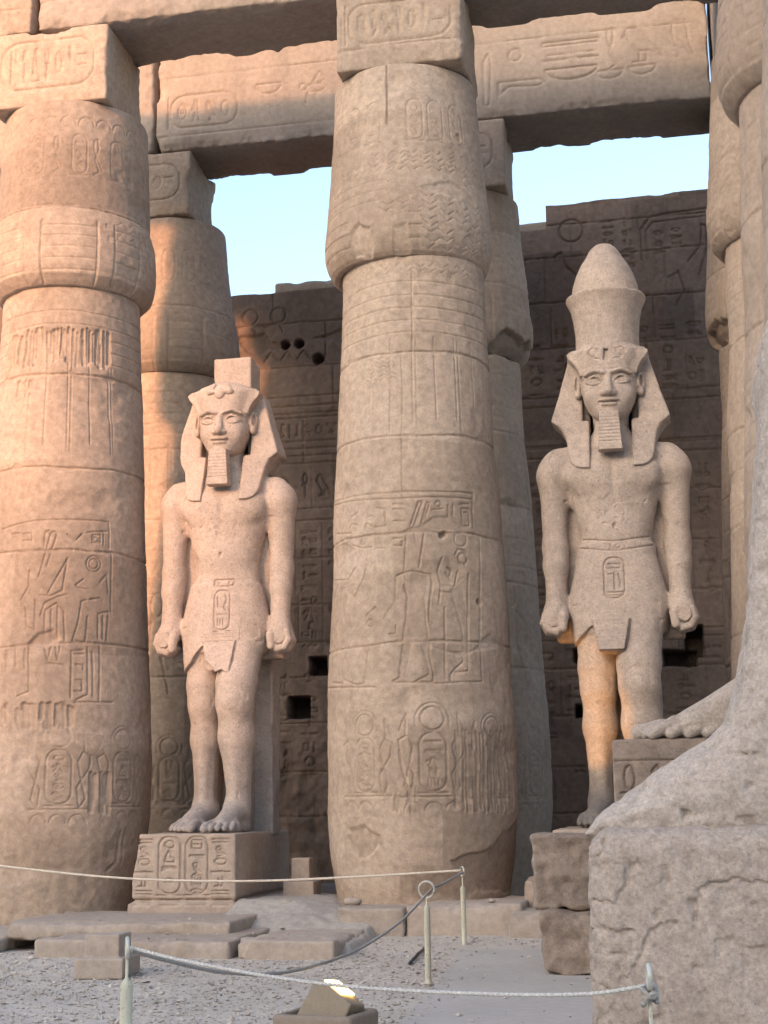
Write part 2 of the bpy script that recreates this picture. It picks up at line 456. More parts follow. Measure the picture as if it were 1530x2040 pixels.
# ------------------------------------------------------------------ materials
def stone_mat(name, c1, c2, c3=None, bump=.35, grain=.12, mid=.16, streak=.35, gs=70.0, patch=None, patch2=None, zdust=None, rough=.92, bdist=.012, speck=None, big=.9, objvar=.09):
    m = bpy.data.materials.new(name); m.use_nodes = True
    N, L = m.node_tree.nodes, m.node_tree.links
    bs = N["Principled BSDF"]; bs.inputs["Roughness"].default_value = rough
    bs.inputs["Specular IOR Level"].default_value = .15
    geo = N.new("ShaderNodeNewGeometry")
    def noise(scale, det=6, ro=.6, vec=None):
        n = N.new("ShaderNodeTexNoise"); n.inputs["Scale"].default_value = scale; n.inputs["Detail"].default_value = det; n.inputs["Roughness"].default_value = ro
        L.new(vec or geo.outputs["Position"], n.inputs["Vector"]); return n.outputs["Fac"]
    def ramp(src, a, b):
        r = N.new("ShaderNodeMapRange"); r.inputs[1].default_value = a; r.inputs[2].default_value = b; L.new(src, r.inputs[0]); return r.outputs[0]
    def mix(fac, a, b, mode='MIX'):
        x = N.new("ShaderNodeMix"); x.data_type = 'RGBA'; x.blend_type = mode
        for s, v in ((x.inputs[0], fac), (x.inputs[6], a), (x.inputs[7], b)):
            if hasattr(v, 'links') or hasattr(v, 'is_output'): L.new(v, s)
            elif isinstance(v, (int, float)): s.default_value = v
            else: s.default_value = (*v, 1)
        return x.outputs[2]
    def grey(src, amt):
        r = N.new("ShaderNodeMapRange"); r.inputs[1].default_value = .25; r.inputs[2].default_value = .75
        r.inputs[3].default_value = 1 - amt; r.inputs[4].default_value = 1 + amt; L.new(src, r.inputs[0])
        cb = N.new("ShaderNodeCombineColor")
        for i in range(3): L.new(r.outputs[0], cb.inputs[i])
        return cb.outputs[0]
    col = mix(ramp(noise(big, 5), .36, .64), c1, c2)
    if c3 is not None:
        mp = N.new("ShaderNodeMapping"); mp.inputs["Scale"].default_value = (2.2, 2.2, .35); L.new(geo.outputs["Position"], mp.inputs[0])
        st = ramp(noise(1.0, 7, .65, mp.outputs[0]), .52, .72)
        mu = N.new("ShaderNodeMath"); mu.operation = 'MULTIPLY'; L.new(st, mu.inputs[0]); mu.inputs[1].default_value = streak
        col = mix(mu.outputs[0], col, c3)
    if patch is not None:
        at = N.new("ShaderNodeAttribute"); at.attribute_name = "patch"
        col = mix(ramp(at.outputs["Fac"], .0, 1.0), col, patch)
        if patch2 is not None: col = mix(ramp(at.outputs["Fac"], .0, -1.0), col, patch2)
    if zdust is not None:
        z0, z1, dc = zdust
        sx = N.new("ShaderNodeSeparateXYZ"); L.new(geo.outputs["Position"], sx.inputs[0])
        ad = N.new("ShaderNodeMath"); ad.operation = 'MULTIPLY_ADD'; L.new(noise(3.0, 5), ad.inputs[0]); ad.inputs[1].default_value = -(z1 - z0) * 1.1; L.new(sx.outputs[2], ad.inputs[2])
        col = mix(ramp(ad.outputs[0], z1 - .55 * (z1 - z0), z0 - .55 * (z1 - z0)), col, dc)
    nm = noise(11, 6, .65); ng = noise(gs, 3, .7)
    col = mix(1.0, col, grey(nm, mid), 'MULTIPLY')
    col = mix(1.0, col, grey(ng, grain), 'MULTIPLY')
    if speck is not None:
        sp = ramp(noise(gs * .8, 2, .5), .62, .68)
        mu2 = N.new("ShaderNodeMath"); mu2.operation = 'MULTIPLY'; L.new(sp, mu2.inputs[0]); mu2.inputs[1].default_value = speck[1]
        col = mix(mu2.outputs[0], col, speck[0])
    if objvar:
        oi = N.new("ShaderNodeObjectInfo"); mr = N.new("ShaderNodeMapRange"); L.new(oi.outputs["Random"], mr.inputs[0])
        mr.inputs[3].default_value = 1 - objvar; mr.inputs[4].default_value = 1 + objvar
        cb = N.new("ShaderNodeCombineColor")
        for i in range(3): L.new(mr.outputs[0], cb.inputs[i])
        col = mix(1.0, col, cb.outputs[0], 'MULTIPLY')
    L.new(col, bs.inputs["Base Color"])
    ad2 = N.new("ShaderNodeMath"); ad2.operation = 'MULTIPLY_ADD'; L.new(ng, ad2.inputs[0]); ad2.inputs[1].default_value = .35; L.new(nm, ad2.inputs[2])
    bp = N.new("ShaderNodeBump"); bp.inputs["Strength"].default_value = bump; bp.inputs["Distance"].default_value = bdist
    L.new(ad2.outputs[0], bp.inputs["Height"]); L.new(bp.outputs[0], bs.inputs["Normal"])
    return m

def plain_mat(name, col, rough=.6, metal=0.0, var=.15, scale=25.0, bump=.1):
    m = bpy.data.materials.new(name); m.use_nodes = True
    N, L = m.node_tree.nodes, m.node_tree.links
    bs = N["Principled BSDF"]; bs.inputs["Roughness"].default_value = rough; bs.inputs["Metallic"].default_value = metal
    geo = N.new("ShaderNodeNewGeometry")
    n = N.new("ShaderNodeTexNoise"); n.inputs["Scale"].default_value = scale; n.inputs["Detail"].default_value = 5; L.new(geo.outputs["Position"], n.inputs["Vector"])
    r = N.new("ShaderNodeValToRGB")
    r.color_ramp.elements[0].position = .35; r.color_ramp.elements[1].position = .65
    r.color_ramp.elements[0].color = (*[c * (1 - var) for c in col], 1); r.color_ramp.elements[1].color = (*[min(1, c * (1 + var)) for c in col], 1)
    L.new(n.outputs["Fac"], r.inputs[0]); L.new(r.outputs[0], bs.inputs["Base Color"])
    bp = N.new("ShaderNodeBump"); bp.inputs["Strength"].default_value = bump; bp.inputs["Distance"].default_value = .004
    L.new(n.outputs["Fac"], bp.inputs["Height"]); L.new(bp.outputs[0], bs.inputs["Normal"])
    return m

SAND = stone_mat("sandstone", (.455, .345, .265), (.385, .29, .222), (.30, .228, .178), patch=(.485, .375, .295), patch2=(.27, .20, .152), gs=55, mid=.26, grain=.16, streak=.5, bump=.6)
SANDG = stone_mat("grey_sandstone", (.44, .335, .26), (.375, .285, .222), (.26, .198, .158), streak=.5, patch=(.47, .365, .29), patch2=(.25, .19, .15), mid=.22)
BEAM = stone_mat("beam_sandstone", (.385, .31, .255), (.32, .26, .215), (.23, .19, .16), streak=.45, patch=(.42, .34, .28), mid=.2)
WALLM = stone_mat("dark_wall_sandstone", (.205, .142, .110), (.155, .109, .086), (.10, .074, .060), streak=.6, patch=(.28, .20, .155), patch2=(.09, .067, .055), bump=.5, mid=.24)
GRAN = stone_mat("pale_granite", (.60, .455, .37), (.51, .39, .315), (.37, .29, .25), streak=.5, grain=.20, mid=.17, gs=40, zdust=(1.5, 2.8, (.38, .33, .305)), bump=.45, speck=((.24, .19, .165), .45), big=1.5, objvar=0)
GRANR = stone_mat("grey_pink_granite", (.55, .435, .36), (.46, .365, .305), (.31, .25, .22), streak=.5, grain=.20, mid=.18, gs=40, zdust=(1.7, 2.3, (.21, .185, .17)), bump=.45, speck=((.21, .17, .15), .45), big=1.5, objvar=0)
COLO = stone_mat("eroded_granite", (.50, .42, .36), (.42, .35, .30), (.31, .255, .22), streak=.4, grain=.26, mid=.18, gs=42, bump=.8, bdist=.018, speck=((.25, .21, .19), .4), objvar=.03)
COLB = stone_mat("rough_granite", (.43, .35, .295), (.36, .29, .24), (.46, .40, .355), streak=.45, grain=.28, mid=.18, gs=40, bump=.65, bdist=.022, speck=((.20, .16, .14), .4), objvar=0)
BLOCK = stone_mat("weathered_block", (.36, .285, .235), (.28, .22, .182), (.45, .38, .335), streak=.4, mid=.3, grain=.2, bump=.9, bdist=.02, big=2.2)
PEDM = stone_mat("pedestal_stone", (.47, .365, .295), (.40, .315, .258), (.29, .235, .20), mid=.2, bump=.4)
SLABM = stone_mat("step_stone", (.46, .38, .32), (.41, .335, .28), (.38, .30, .235), streak=.5, bump=.4, mid=.18)
GROUND = stone_mat("dusty_ground", (.55, .485, .42), (.49, .43, .375), (.50, .435, .37), bump=.6, gs=40, bdist=.02)
SANDY = stone_mat("sand_drift", (.45, .40, .355), (.40, .355, .315), (.36, .31, .27), bump=.6, gs=40, bdist=.02)
PATHM = stone_mat("grey_path", (.53, .48, .435), (.475, .43, .39), (.53, .475, .43), streak=.5, grain=.08, mid=.09, bump=.12)
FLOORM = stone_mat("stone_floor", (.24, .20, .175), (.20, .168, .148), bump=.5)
POST = stone_mat("cream_paint", (.58, .56, .45), (.52, .50, .39), (.38, .30, .20), streak=.5, bump=.08, grain=.06, mid=.10, rough=.5, gs=55, speck=((.26, .17, .10), .55), big=4)
RING = plain_mat("galvanised_steel", (.55, .53, .47), .45, .3, var=.12)
ROPE = plain_mat("white_rope", (.56, .53, .49), .85, var=.2, scale=90, bump=.5)
ROPEG = plain_mat("grey_rope", (.36, .33, .30), .85, var=.2, scale=90, bump=.5)
ROPEY = plain_mat("cream_cord", (.66, .56, .46), .8, var=.12, scale=60)
TAPE = plain_mat("yellow_tape", (.75, .52, .10), .6, var=.1)
PIPE = plain_mat("dark_plastic", (.035, .035, .04), .5)
WOOD = plain_mat("dry_wood", (.16, .12, .09), .8)
CONC = stone_mat("cast_concrete", (.31, .25, .20), (.27, .215, .175), None, mid=.12, gs=60)
FIXT = stone_mat("sand_painted_metal", (.34, .28, .21), (.31, .255, .195), None, mid=.08, gs=60, bump=.15)
GLOW = bpy.data.materials.new("lamp_glass"); GLOW.use_nodes = True
GLOW.node_tree.nodes["Principled BSDF"].inputs["Base Color"].default_value = (.9, .8, .5, 1)
GLOW.node_tree.nodes["Principled BSDF"].inputs["Emission Color"].default_value = (1.0, .62, .18, 1)
GLOW.node_tree.nodes["Principled BSDF"].inputs["Emission Strength"].default_value = 3.2

# carved outlines, unrolled: arc length and height in metres
B_LINES = [[(-0.2,4.67),(-0.31,4.63),(-0.33,4.28),(-0.49,4.08)],[(-0.2,4.67),(-0.08,4.69),(0.17,4.64),(0.19,4.52),(0.14,4.24),(0.13,4.01),(0.17,3.98)],[(-0.21,4.51),(-0.16,4.34),(-0.18,4.06),(-0.22,3.78),(-0.26,3.41),(-0.27,3.28),(-0.35,3.24)],[(0.12,4.52),(0.07,4.33),(0.09,4.05),(0.11,3.77)],[(-0.12,3.76),(-0.2,3.27)],[(0.02,3.75),(0.12,3.38),(0.1,3.31),(-0.08,3.22),(0.16,3.22),(0.17,3.31),(0.12,3.59),(0.13,3.75)],[(-0.16,5.22),(-0.2,4.7)],[(0.09,5.19),(0.01,4.74)],[(-0.05,5.21),(-0.03,5.07)],[(0.53,4.91),(0.58,4.99),(0.69,4.97),(0.73,4.85),(0.68,4.78)],[(0.58,4.7),(0.51,4.48),(0.31,4.5)],[(0.48,4.39),(0.31,4.41)],[(0.49,4.34),(0.59,3.97),(0.6,3.81),(0.59,3.48),(0.49,3.41),(0.4,3.31),(0.4,3.23)],[(0.73,4.66),(0.68,3.83),(0.66,3.37),(0.48,3.35)],[(0.34,4.87),(0.27,4.69),(0.31,4.5),(0.27,4.24)],[(0.42,4.74),(0.49,4.7),(0.44,4.6),(0.39,4.67)],[(0.35,4.2),(0.33,3.27)],[(0.89,5.78),(0.86,5.3)],[(0.98,5.21),(0.88,3.77),(0.89,3.24)],[(-0.35,3.22),(0.23,3.2),(0.89,3.24)],[(-1.74,3.24),(-0.61,3.17)],[(-1.89,5.84),(-0.85,5.78),(-0.34,5.76),(0.2,5.76),(0.87,5.78)],[(-1.89,5.79),(-0.85,5.71),(-0.29,5.67),(0.86,5.7)],[(-1.66,4.71),(-1.15,4.65),(-1.0,4.79)],[(-1.18,4.52),(-0.99,4.4),(-0.83,4.63),(-0.77,4.81)],[(-1.64,4.64),(-1.46,3.86),(-1.56,3.29)],[(-1.27,4.34),(-1.16,3.92)],[(-1.34,3.77),(-1.17,3.26),(-1.48,3.29)],[(-1.13,3.3),(-0.92,3.22),(-0.77,3.23),(-0.72,3.58),(-0.72,3.72)],[(-0.79,4.0),(-0.76,4.14),(-0.62,4.23)],[(-0.79,4.0),(-0.7,4.07),(-0.65,3.99)],[(-0.41,3.86),(-0.32,3.86),(-0.32,3.97)],[(-0.1,5.3),(0.02,5.62),(0.07,5.61),(-0.05,5.3)],[(0.05,5.31),(0.14,5.61),(0.18,5.61),(0.11,5.4)],[(-0.75,5.61),(-0.75,5.47),(-0.66,5.46)],[(-0.62,5.57),(-0.47,5.54),(-0.46,5.31),(-0.63,5.31)],[(-0.35,5.6),(-0.22,5.59)],[(-0.35,5.53),(-0.19,5.52)],[(-0.34,5.37),(-0.19,5.36)],[(0.45,5.58),(0.44,5.41)],[(0.53,5.59),(0.52,5.44)],[(0.64,5.61),(0.81,5.63)],[(0.67,5.55),(0.68,5.31),(0.79,5.32),(0.79,5.56),(0.67,5.55)],[(0.71,5.5),(0.77,5.51)],[(0.22,5.51),(0.37,5.53)],[(-1.1,5.51),(-0.95,5.55)],[(-1.13,5.34),(-1.09,5.41),(-0.96,5.38),(-0.98,5.32)],[(-0.81,5.31),(-0.78,5.38),(-0.7,5.33)],[(-1.53,5.34),(-1.09,5.28)],[(-0.63,5.23),(-0.61,5.02),(-0.47,5.01)],[(-0.37,5.21),(-0.22,5.2)],[(-0.35,5.13),(-0.22,5.13)],[(-0.34,5.04),(-0.22,5.03),(-0.22,5.09)],[(-1.08,5.12),(-0.87,5.05),(-0.69,5.04)]]
B_RINGS = [(0.63,5.13,0.099),(0.65,4.87,0.071),(-1.52,5.61,0.052),(0.3,5.59,0.038),(-0.84,5.13,0.043),(-0.7,4.02,0.052)]
A_LINES = [[(-1.08,5.56),(-0.48,5.64),(0.14,5.65),(0.66,5.66)],[(0.66,5.66),(0.67,5.28)],[(-1.05,5.26),(-1.05,5.26)],[(-0.38,4.85),(-0.27,5.26),(-0.22,5.45),(-0.17,5.48),(-0.13,5.44),(-0.27,4.99)],[(-0.32,5.26),(-0.31,5.47),(-0.25,5.49)],[(-0.24,4.61),(0.03,5.09),(-0.03,4.65)],[(-0.36,4.58),(-0.19,4.57),(-0.03,4.65)],[(-0.34,4.28),(-0.28,4.47),(-0.09,4.56),(0.04,4.59)],[(-0.26,3.95),(-0.27,4.37),(-0.11,4.47),(0.0,4.37),(0.02,3.95)],[(-0.18,4.39),(-0.17,3.94)],[(-0.09,4.42),(-0.08,3.94)],[(0.27,4.81),(0.16,4.73),(0.2,4.69),(0.32,4.67)],[(0.32,4.52),(0.25,4.5),(0.21,4.23),(0.13,3.95),(0.31,3.93),(0.34,4.29)],[(0.5,4.34),(0.67,4.38),(0.63,3.97)],[(0.37,4.53),(0.52,4.56)],[(0.52,4.78),(0.63,4.91),(0.66,4.64)],[(0.71,5.21),(0.71,4.36)],[(-0.53,4.93),(-0.53,4.71),(-0.65,4.53),(-0.57,4.43),(-0.53,4.14),(-0.4,4.09)],[(-0.42,4.52),(-0.41,4.09)],[(0.5,4.32),(0.5,3.99)],[(0.58,4.32),(0.57,3.99)],[(-0.86,5.47),(-0.71,5.47)],[(-0.66,5.46),(-0.52,5.46),(-0.51,5.36),(-0.65,5.36)],[(0.02,5.44),(0.14,5.35),(0.24,5.46)],[(0.31,5.48),(0.63,5.52)],[(0.39,5.45),(0.52,5.46),(0.52,5.35),(0.39,5.34),(0.39,5.45)],[(0.57,5.47),(0.57,5.32)],[(-0.47,3.88),(-0.44,3.25),(-0.6,3.19)],[(0.34,3.86),(0.35,3.21),(0.19,3.13)],[(0.52,3.87),(0.51,3.11),(0.72,3.11)],[(0.41,3.8),(0.42,3.18)],[(0.17,3.1),(0.72,3.11)],[(-0.22,3.63),(0.01,3.61)],[(0.12,3.81),(0.12,3.16)],[(0.15,3.81),(0.28,3.82)],[(0.15,3.76),(0.28,3.76)],[(0.18,3.62),(0.28,3.61),(0.28,3.55)],[(-0.83,3.88),(-0.81,3.61)],[(-0.68,3.87),(-0.65,3.61)],[(-0.53,3.84),(-0.52,3.56)],[(-0.25,3.86),(-0.2,3.68),(-0.16,3.86)],[(-0.1,3.86),(-0.07,3.68),(-0.04,3.86)],[(0.18,3.4),(0.27,3.4),(0.27,3.25),(0.17,3.25)]]
A_RINGS = [(0.42,5.04,0.11),(0.42,5.04,0.069),(0.45,5.39,0.034)]
ROPE1 = [(-7.2, -2.43, 1.25), (-5.02, -2.43, 0.98), (-3.36, -2.43, 0.82), (-1.88, -2.43, 0.78), (-0.51, -2.43, 0.82), (0.82, -2.43, 0.89)]
ROPE2 = [(0.84, -2.43, 0.87), (0.88, -4.2, 0.82), (1.05, -6.0, 0.84), (0.94, -6.9, 0.63), (0.82, -8.0, 0.5), (0.75, -9.1, 0.48), (0.67, -10.1, 0.51), (0.56, -11.0, 0.61), (0.47, -11.7, 0.74), (0.46, -12.33, 0.86)]
ROPE3 = [(0.47, -12.37, 0.88), (0.74, -12.5, 0.84), (1.2, -12.7, 0.79), (1.61, -12.87, 0.76), (2.02, -13.05, 0.75), (2.63, -13.3, 0.76), (3.05, -13.5, 0.79), (3.29, -13.64, 0.84)]

# ------------------------------------------------------------------ the setting
def sheet(name, pts, z, mat, kind='structure', label=None):
    me = poly_mesh(name, [(x, y, z) for x, y in pts], [tuple(range(len(pts)))], False)
    o = put(name, me, mat); tag(o, label, None, None, kind); return o

def build_ground():
    # one sheet out to the horizon, finely divided and uneven near the colonnade
    xs = np.r_[-600, -200, -60, -20, np.linspace(-9, 8, 171), 20, 60, 200, 600]
    ys = np.r_[-600, -200, -60, -30, np.linspace(-18, 2, 201), 20, 60, 200, 600]
    X, Y = np.meshgrid(xs, ys, indexing='ij')
    near = sstep(-10, -8, X) * sstep(9, 7, X) * sstep(-19, -16, Y) * sstep(3, 1, Y)
    Z = near * (.02 * fbm3(X, Y, X * 0, .8, 3, 4) + .006 * fbm3(X, Y, X * 0, 7, 2, 9)) - .012
    Z += near * .10 * sstep(-3.4, -1.6, Y) * sstep(-1.2, -.4, X)
    n, m = X.shape
    I = np.arange(n * m).reshape(n, m)
    F = np.stack([I[:-1, :-1], I[1:, :-1], I[1:, 1:], I[:-1, 1:]], -1).reshape(-1, 4)
    o = put("ground", new_mesh("ground", np.stack([X, Y, Z], -1).reshape(-1, 3), F), GROUND)
    tag(o, "pale dusty gravel ground in front of the colonnade", None, None, 'structure')

    # loose gravel: uncountable chips
    n = 34000
    px = rng.uniform(-6.5, 4.5, n); py = -13.5 + 12.0 * rng.random(n) ** .9
    dice = rng.random(n)
    onpath = (px > .83 + (-2.43 - py) * .07) & (px < 3.2) & (py < -2.4)
    edge = np.exp(-np.abs(px - .83 - (-2.43 - py) * .07) / .12)
    ok = ~(onpath & (dice > .02 + .4 * edge)) & ~((px > -4.2) & (px < -.3) & (py > -3.75) & (dice > .05)) & ~((px > -8) & (px < -4.2) & (py > -3.2)) & ~((px > 2.9) & (py < -10.2)) & (py < -1.9)
    ok &= dice < .75 + .5 * fbm2(px, py, .9, 3, 77)
    px, py, onpath = px[ok], py[ok], onpath[ok]; n = len(px)
    oc = np.array([(1, 0, 0), (-1, 0, 0), (0, 1, 0), (0, -1, 0), (0, 0, 1), (0, 0, -1)], np.float32)
    of = np.array([(0, 2, 4), (2, 1, 4), (1, 3, 4), (3, 0, 4), (2, 0, 5), (1, 2, 5), (3, 1, 5), (0, 3, 5)])
    s = (.008 + .018 * rng.random((n, 1)) ** 2.6 + .022 * (rng.random((n, 1)) > .985)) * np.array([[1.0, 1.0, .55]]) * rng.uniform(.6, 1.5, (n, 3))
    a = rng.uniform(0, 6.28, n)
    V = oc[None] * s[:, None] * rng.uniform(.7, 1.3, (n, 6, 1))
    c, sn = np.cos(a)[:, None], np.sin(a)[:, None]
    V = np.stack([V[..., 0] * c - V[..., 1] * sn, V[..., 0] * sn + V[..., 1] * c, V[..., 2] + .25 * V[..., 0]], -1)
    zz = np.where(onpath, .018, .02 * fbm3(px, py, px * 0, .8, 3, 4) - .012) + .10 * sstep(-3.4, -1.6, py) * sstep(-1.2, -.4, px)
    zz = np.where((px > -3.9) & (px < -.5) & (py > -3.68), np.where((px < -1.95) & (px > -4.6) & (py > -2.85), .335, .195), zz)
    V += np.stack([px, py, zz + s[:, 2] * .5], -1)[:, None]
    F = (of[None] + 6 * np.arange(n)[:, None, None]).reshape(-1, 3)
    GR = stone_mat("gravel_chips", (.55, .485, .425), (.44, .385, .335), (.62, .565, .505), streak=.6, mid=.25, gs=30)
    o = put("gravel", new_mesh("gravel", V.reshape(-1, 3), F, False), GR)
    tag(o, "loose grey limestone chips scattered over the ground", None, None, 'stuff')

build_ground()
_p = [(.83, -2.40), (1.6, -2.38), (2.9, -2.5), (3.3, -5), (3.4, -10), (3.3, -18), (1.9, -18), (1.55, -13), (1.27, -8.7), (1.08, -5.6)]
sheet("path", _p, .018, PATHM, label="smooth grey dusty path beside the rough blocks")
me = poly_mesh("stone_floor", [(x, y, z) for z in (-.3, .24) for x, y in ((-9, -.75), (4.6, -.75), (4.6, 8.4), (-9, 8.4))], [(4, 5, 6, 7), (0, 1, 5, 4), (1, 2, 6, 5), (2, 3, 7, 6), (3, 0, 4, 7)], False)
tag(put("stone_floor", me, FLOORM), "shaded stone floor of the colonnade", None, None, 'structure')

def sand_bank():
    xs = np.linspace(-2.5, -.3, 90); ys = np.linspace(-3.3, .6, 120)
    X, Y = np.meshgrid(xs, ys, indexing='ij')
    hgt = .36 * sstep(-2.5, -1.1, Y) * (.45 + .55 * sstep(-.45, -1.5, X)) * sstep(-2.6, -2.25, X) + .14
    Z = hgt + .05 * fbm3(X, Y, X * 0, 1.6, 4, 3) + .02 * fbm3(X, Y, X * 0, 8, 2, 6)
    Z = Z * sstep(-.28, -.42, X) * sstep(-3.32, -3.1, Y) - .02
    n, m = X.shape; I = np.arange(n * m).reshape(n, m)
    F = np.stack([I[:-1, :-1], I[1:, :-1], I[1:, 1:], I[:-1, 1:]], -1).reshape(-1, 4)
    o = put("sand_bank", new_mesh("sand_bank", np.stack([X, Y, Z], -1).reshape(-1, 3), F), SANDY)
    tag(o, "drift of dusty sand and rubble between pedestal and column foot", None, None, 'structure')
sand_bank()

# unseen slabs added behind the camera to block the sun and shape its shade
def blocker_slab(name, a, b, z0, z1, th, mat, label):
    ax, ay = a; bx, by = b
    L = math.hypot(bx - ax, by - ay); nx, ny = -(by - ay) / L * th, (bx - ax) / L * th
    q = [(ax, ay), (bx, by), (bx + nx, by + ny), (ax + nx, ay + ny)]
    me = poly_mesh(name, [(x, y, z0) for x, y in q] + [(x, y, z1) for x, y in q], [(0, 1, 5, 4), (1, 2, 6, 5), (2, 3, 7, 6), (3, 0, 4, 7), (4, 5, 6, 7)], False)
    tag(put(name, me, mat), label, None, None, 'structure')
_d = (math.sin(SUN_AZ), math.cos(SUN_AZ)); _n = (-math.cos(SUN_AZ), math.sin(SUN_AZ))
def _sunpt(off, back): return (_n[0] * off - _d[0] * back, _n[1] * off - _d[1] * back)
BLOCKER_DIST = 110.0
blocker_slab("sun_blocker_tall", _sunpt(3.3, BLOCKER_DIST), _sunpt(-90, BLOCKER_DIST), 0, 16.5 + BLOCKER_DIST * math.tan(SUN_EL), 5, SAND, "tall unseen slab added behind the camera to block the sun")
blocker_slab("sun_blocker_low", _sunpt(60, BLOCKER_DIST), _sunpt(3.3, BLOCKER_DIST), 0, 1.2 + BLOCKER_DIST * math.tan(SUN_EL), 5, SAND, "lower unseen slab added behind the camera to block the low sun")

# ------------------------------------------------------------------ columns
CAPZ = 9.13
SHAFT = [(-.1, 1.15), (.35, 1.16), (.55, 1.19), (1.0, 1.26), (1.6, 1.32), (2.4, 1.335), (3.9, 1.28), (5.4, 1.215), (6.9, 1.145), (8.1, 1.08), (9.2, 1.06)]
SHAFT = [(z, r * (.965 + .03 * max(0, 1 - z / 3))) for z, r in SHAFT]
def cap_profile(bulge, top, step=False):
    k = lambda t: bulge + (top - bulge) * t
    st = .05 if step else 0.0
    return [(CAPZ + .04, .93), (CAPZ, 1.00), (CAPZ + .01, 1.06), (CAPZ + .06, 1.115), (CAPZ + .15, k(0) - .055), (CAPZ + .27, k(0) - .018), (CAPZ + .44, k(0)), (CAPZ + .66, k(.04)), (10.1, k(.18)), (10.26, k(.28) - st * .4), (10.34, k(.34) - st), (10.8, k(.55) - st * .6), (11.4, k(.82)), (11.9, k(1.0)), (12.02, k(1.06)), (12.05, k(1.06) - .25), (12.05, .1)]

DRUMS = np.array([2.7, 3.8, 5.2, 6.5, 7.75, 9.1, 10.3, 11.3])

def revolve_part(name, prof, dz, cx, cy, cv, mat, parent, seed, dphi=.0075, rough=1.0):
    zs = [p[0] for p in prof]; rs = [p[1] for p in prof]
    # resample the profile by arc length
    s = np.r_[0, np.cumsum(np.hypot(np.diff(zs), np.diff(rs)))]
    t = np.arange(0, s[-1] + dz * .5, dz)
    z = np.interp(t, s, zs); r = np.interp(t, s, rs)
    phi0 = math.atan2(3.53 - cx, 20.5 + cy)
    ph = np.r_[np.arange(-1.8, 1.8, dphi), np.linspace(1.8, 2 * math.pi - 1.8, 60)]
    PH, Z = np.meshgrid(ph, z); R = np.broadcast_to(r[:, None], Z.shape).astype(np.float32).copy()
    S = np.where(PH > math.pi, PH - 2 * math.pi, PH) * 1.25
    ang = PH + phi0
    X = R * np.sin(ang); Y = -R * np.cos(ang)
    fade = sstep(2.3, 1.9, np.abs(S))
    H = cv.sample(S, Z) * fade; P = cv.sample(S, Z, 'P') * fade
    e = .012 * fbm3(X + cx, Y + cy, Z, 2.5, 3, seed) + .022 * noise3(X + cx, Y + cy, Z, .9, seed + 3) + .004 * noise3(X, Y, Z, 14, seed + 5)
    chipn = np.maximum(fbm3(X + cx, Y + cy, Z, 1.7, 3, seed + 8) - .28, 0) * .10
    top = sstep(.12, .0, r)[:, None]
    drum = np.digitize(Z + .03 * np.sin(3 * PH), DRUMS)
    P = P + (hash3(drum.astype(np.int64), np.full_like(drum, seed), np.floor(PH / 1.9 + seed * .37 + drum * .41).astype(np.int64), 5) * .42 + .8 * fbm3(X + cx, Y + cy, Z, .55, 4, seed + 60)) * fade
    R = R + (.80 * H + rough * (e - chipn)) * (1 - top)
    X = R * np.sin(ang); Y = -R * np.cos(ang)
    n, m = Z.shape; I = np.arange(n * m).reshape(n, m); J = np.roll(I, -1, 1)
    F = np.stack([I[:-1], J[:-1], J[1:], I[1:]], -1).reshape(-1, 4)
    me = new_mesh(name, np.stack([X, Y, Z], -1).reshape(-1, 3), F)
    at = me.attributes.new("patch", 'FLOAT', 'POINT'); at.data.foreach_set("value", np.clip(P, -1, 1).astype(np.float32).ravel())
    return put(name, me, mat, parent)

def common_marks(cv, rnd, joints, lines=True):
    for z in joints: joint(cv, z, -2.3, 2.3, rnd)
    if lines:
        for z in (8.02, 8.2, 8.38, 8.56, 8.76):
            cv.line([(x, z + .012 * math.sin(3 * x + z)) for x in np.arange(-2.3, 2.35, .15)], .012, .016)
        for x in np.arange(-2.2, 2.3, .36):
            if rnd.random() < .85: cv.seg((x, 7.95), (x + rnd.uniform(-.02, .02), rnd.uniform(6.6, 6.8)), .012, .018)
        for x in np.arange(-2.2, 2.3, .72):
            cv.seg((x + .06, 7.95), (x + .06, 6.65), .010, .014)

def cap_bands(cv, rnd, x_bands, z0=9.3, z1=10.05, full=True):
    for z in (9.33, 9.5, 9.67, 9.84, 10.0):
        cv.line([(x, z + .01 * math.sin(2.2 * x)) for x in np.arange(-2.3, 2.35, .15)], .012, .014)
    for x in x_bands:
        cv.poly([(x - .13, 9.15), (x + .13, 9.15), (x + .13, 10.1), (x - .13, 10.1)], -.012, .03)
        cv.seg((x - .14, 9.15), (x - .14, 10.1), .013, .018); cv.seg((x + .14, 9.15), (x + .14, 10.1), .013, .018)

def column(name, cx, cy, cv, label, seed, base=.2, mat=SAND, abacus_cv=None, absize=(1.86, 1.5, 1.22), res=.0125, cap=(1.235, 1.04), abdx=0.0, capdx=0.0):
    t = thing(name, label, "column", (cx, cy, 0), "papyrus columns of the colonnade")
    dphi = res / 1.25
    prof = [(max(z, base - .2) if z < base else z, r) for z, r in SHAFT]
    revolve_part("shaft", [(base - .15, 1.13)] + [p for p in SHAFT if p[0] > base], res, cx, cy, cv, mat, t, seed, dphi)
    revolve_part("capital", cap_profile(*cap), res, cx, cy, cv, mat, t, seed + 20, dphi).location.x = capdx
    if abacus_cv is not None: abacus_cv.H *= 1.7
    me = rough_block("abacus", absize, .024, .03, .012, .26, seed + 31, abacus_cv, None, 2.2)
    put("abacus", me, mat, t, (abdx, -.2, 12.03))
    return t

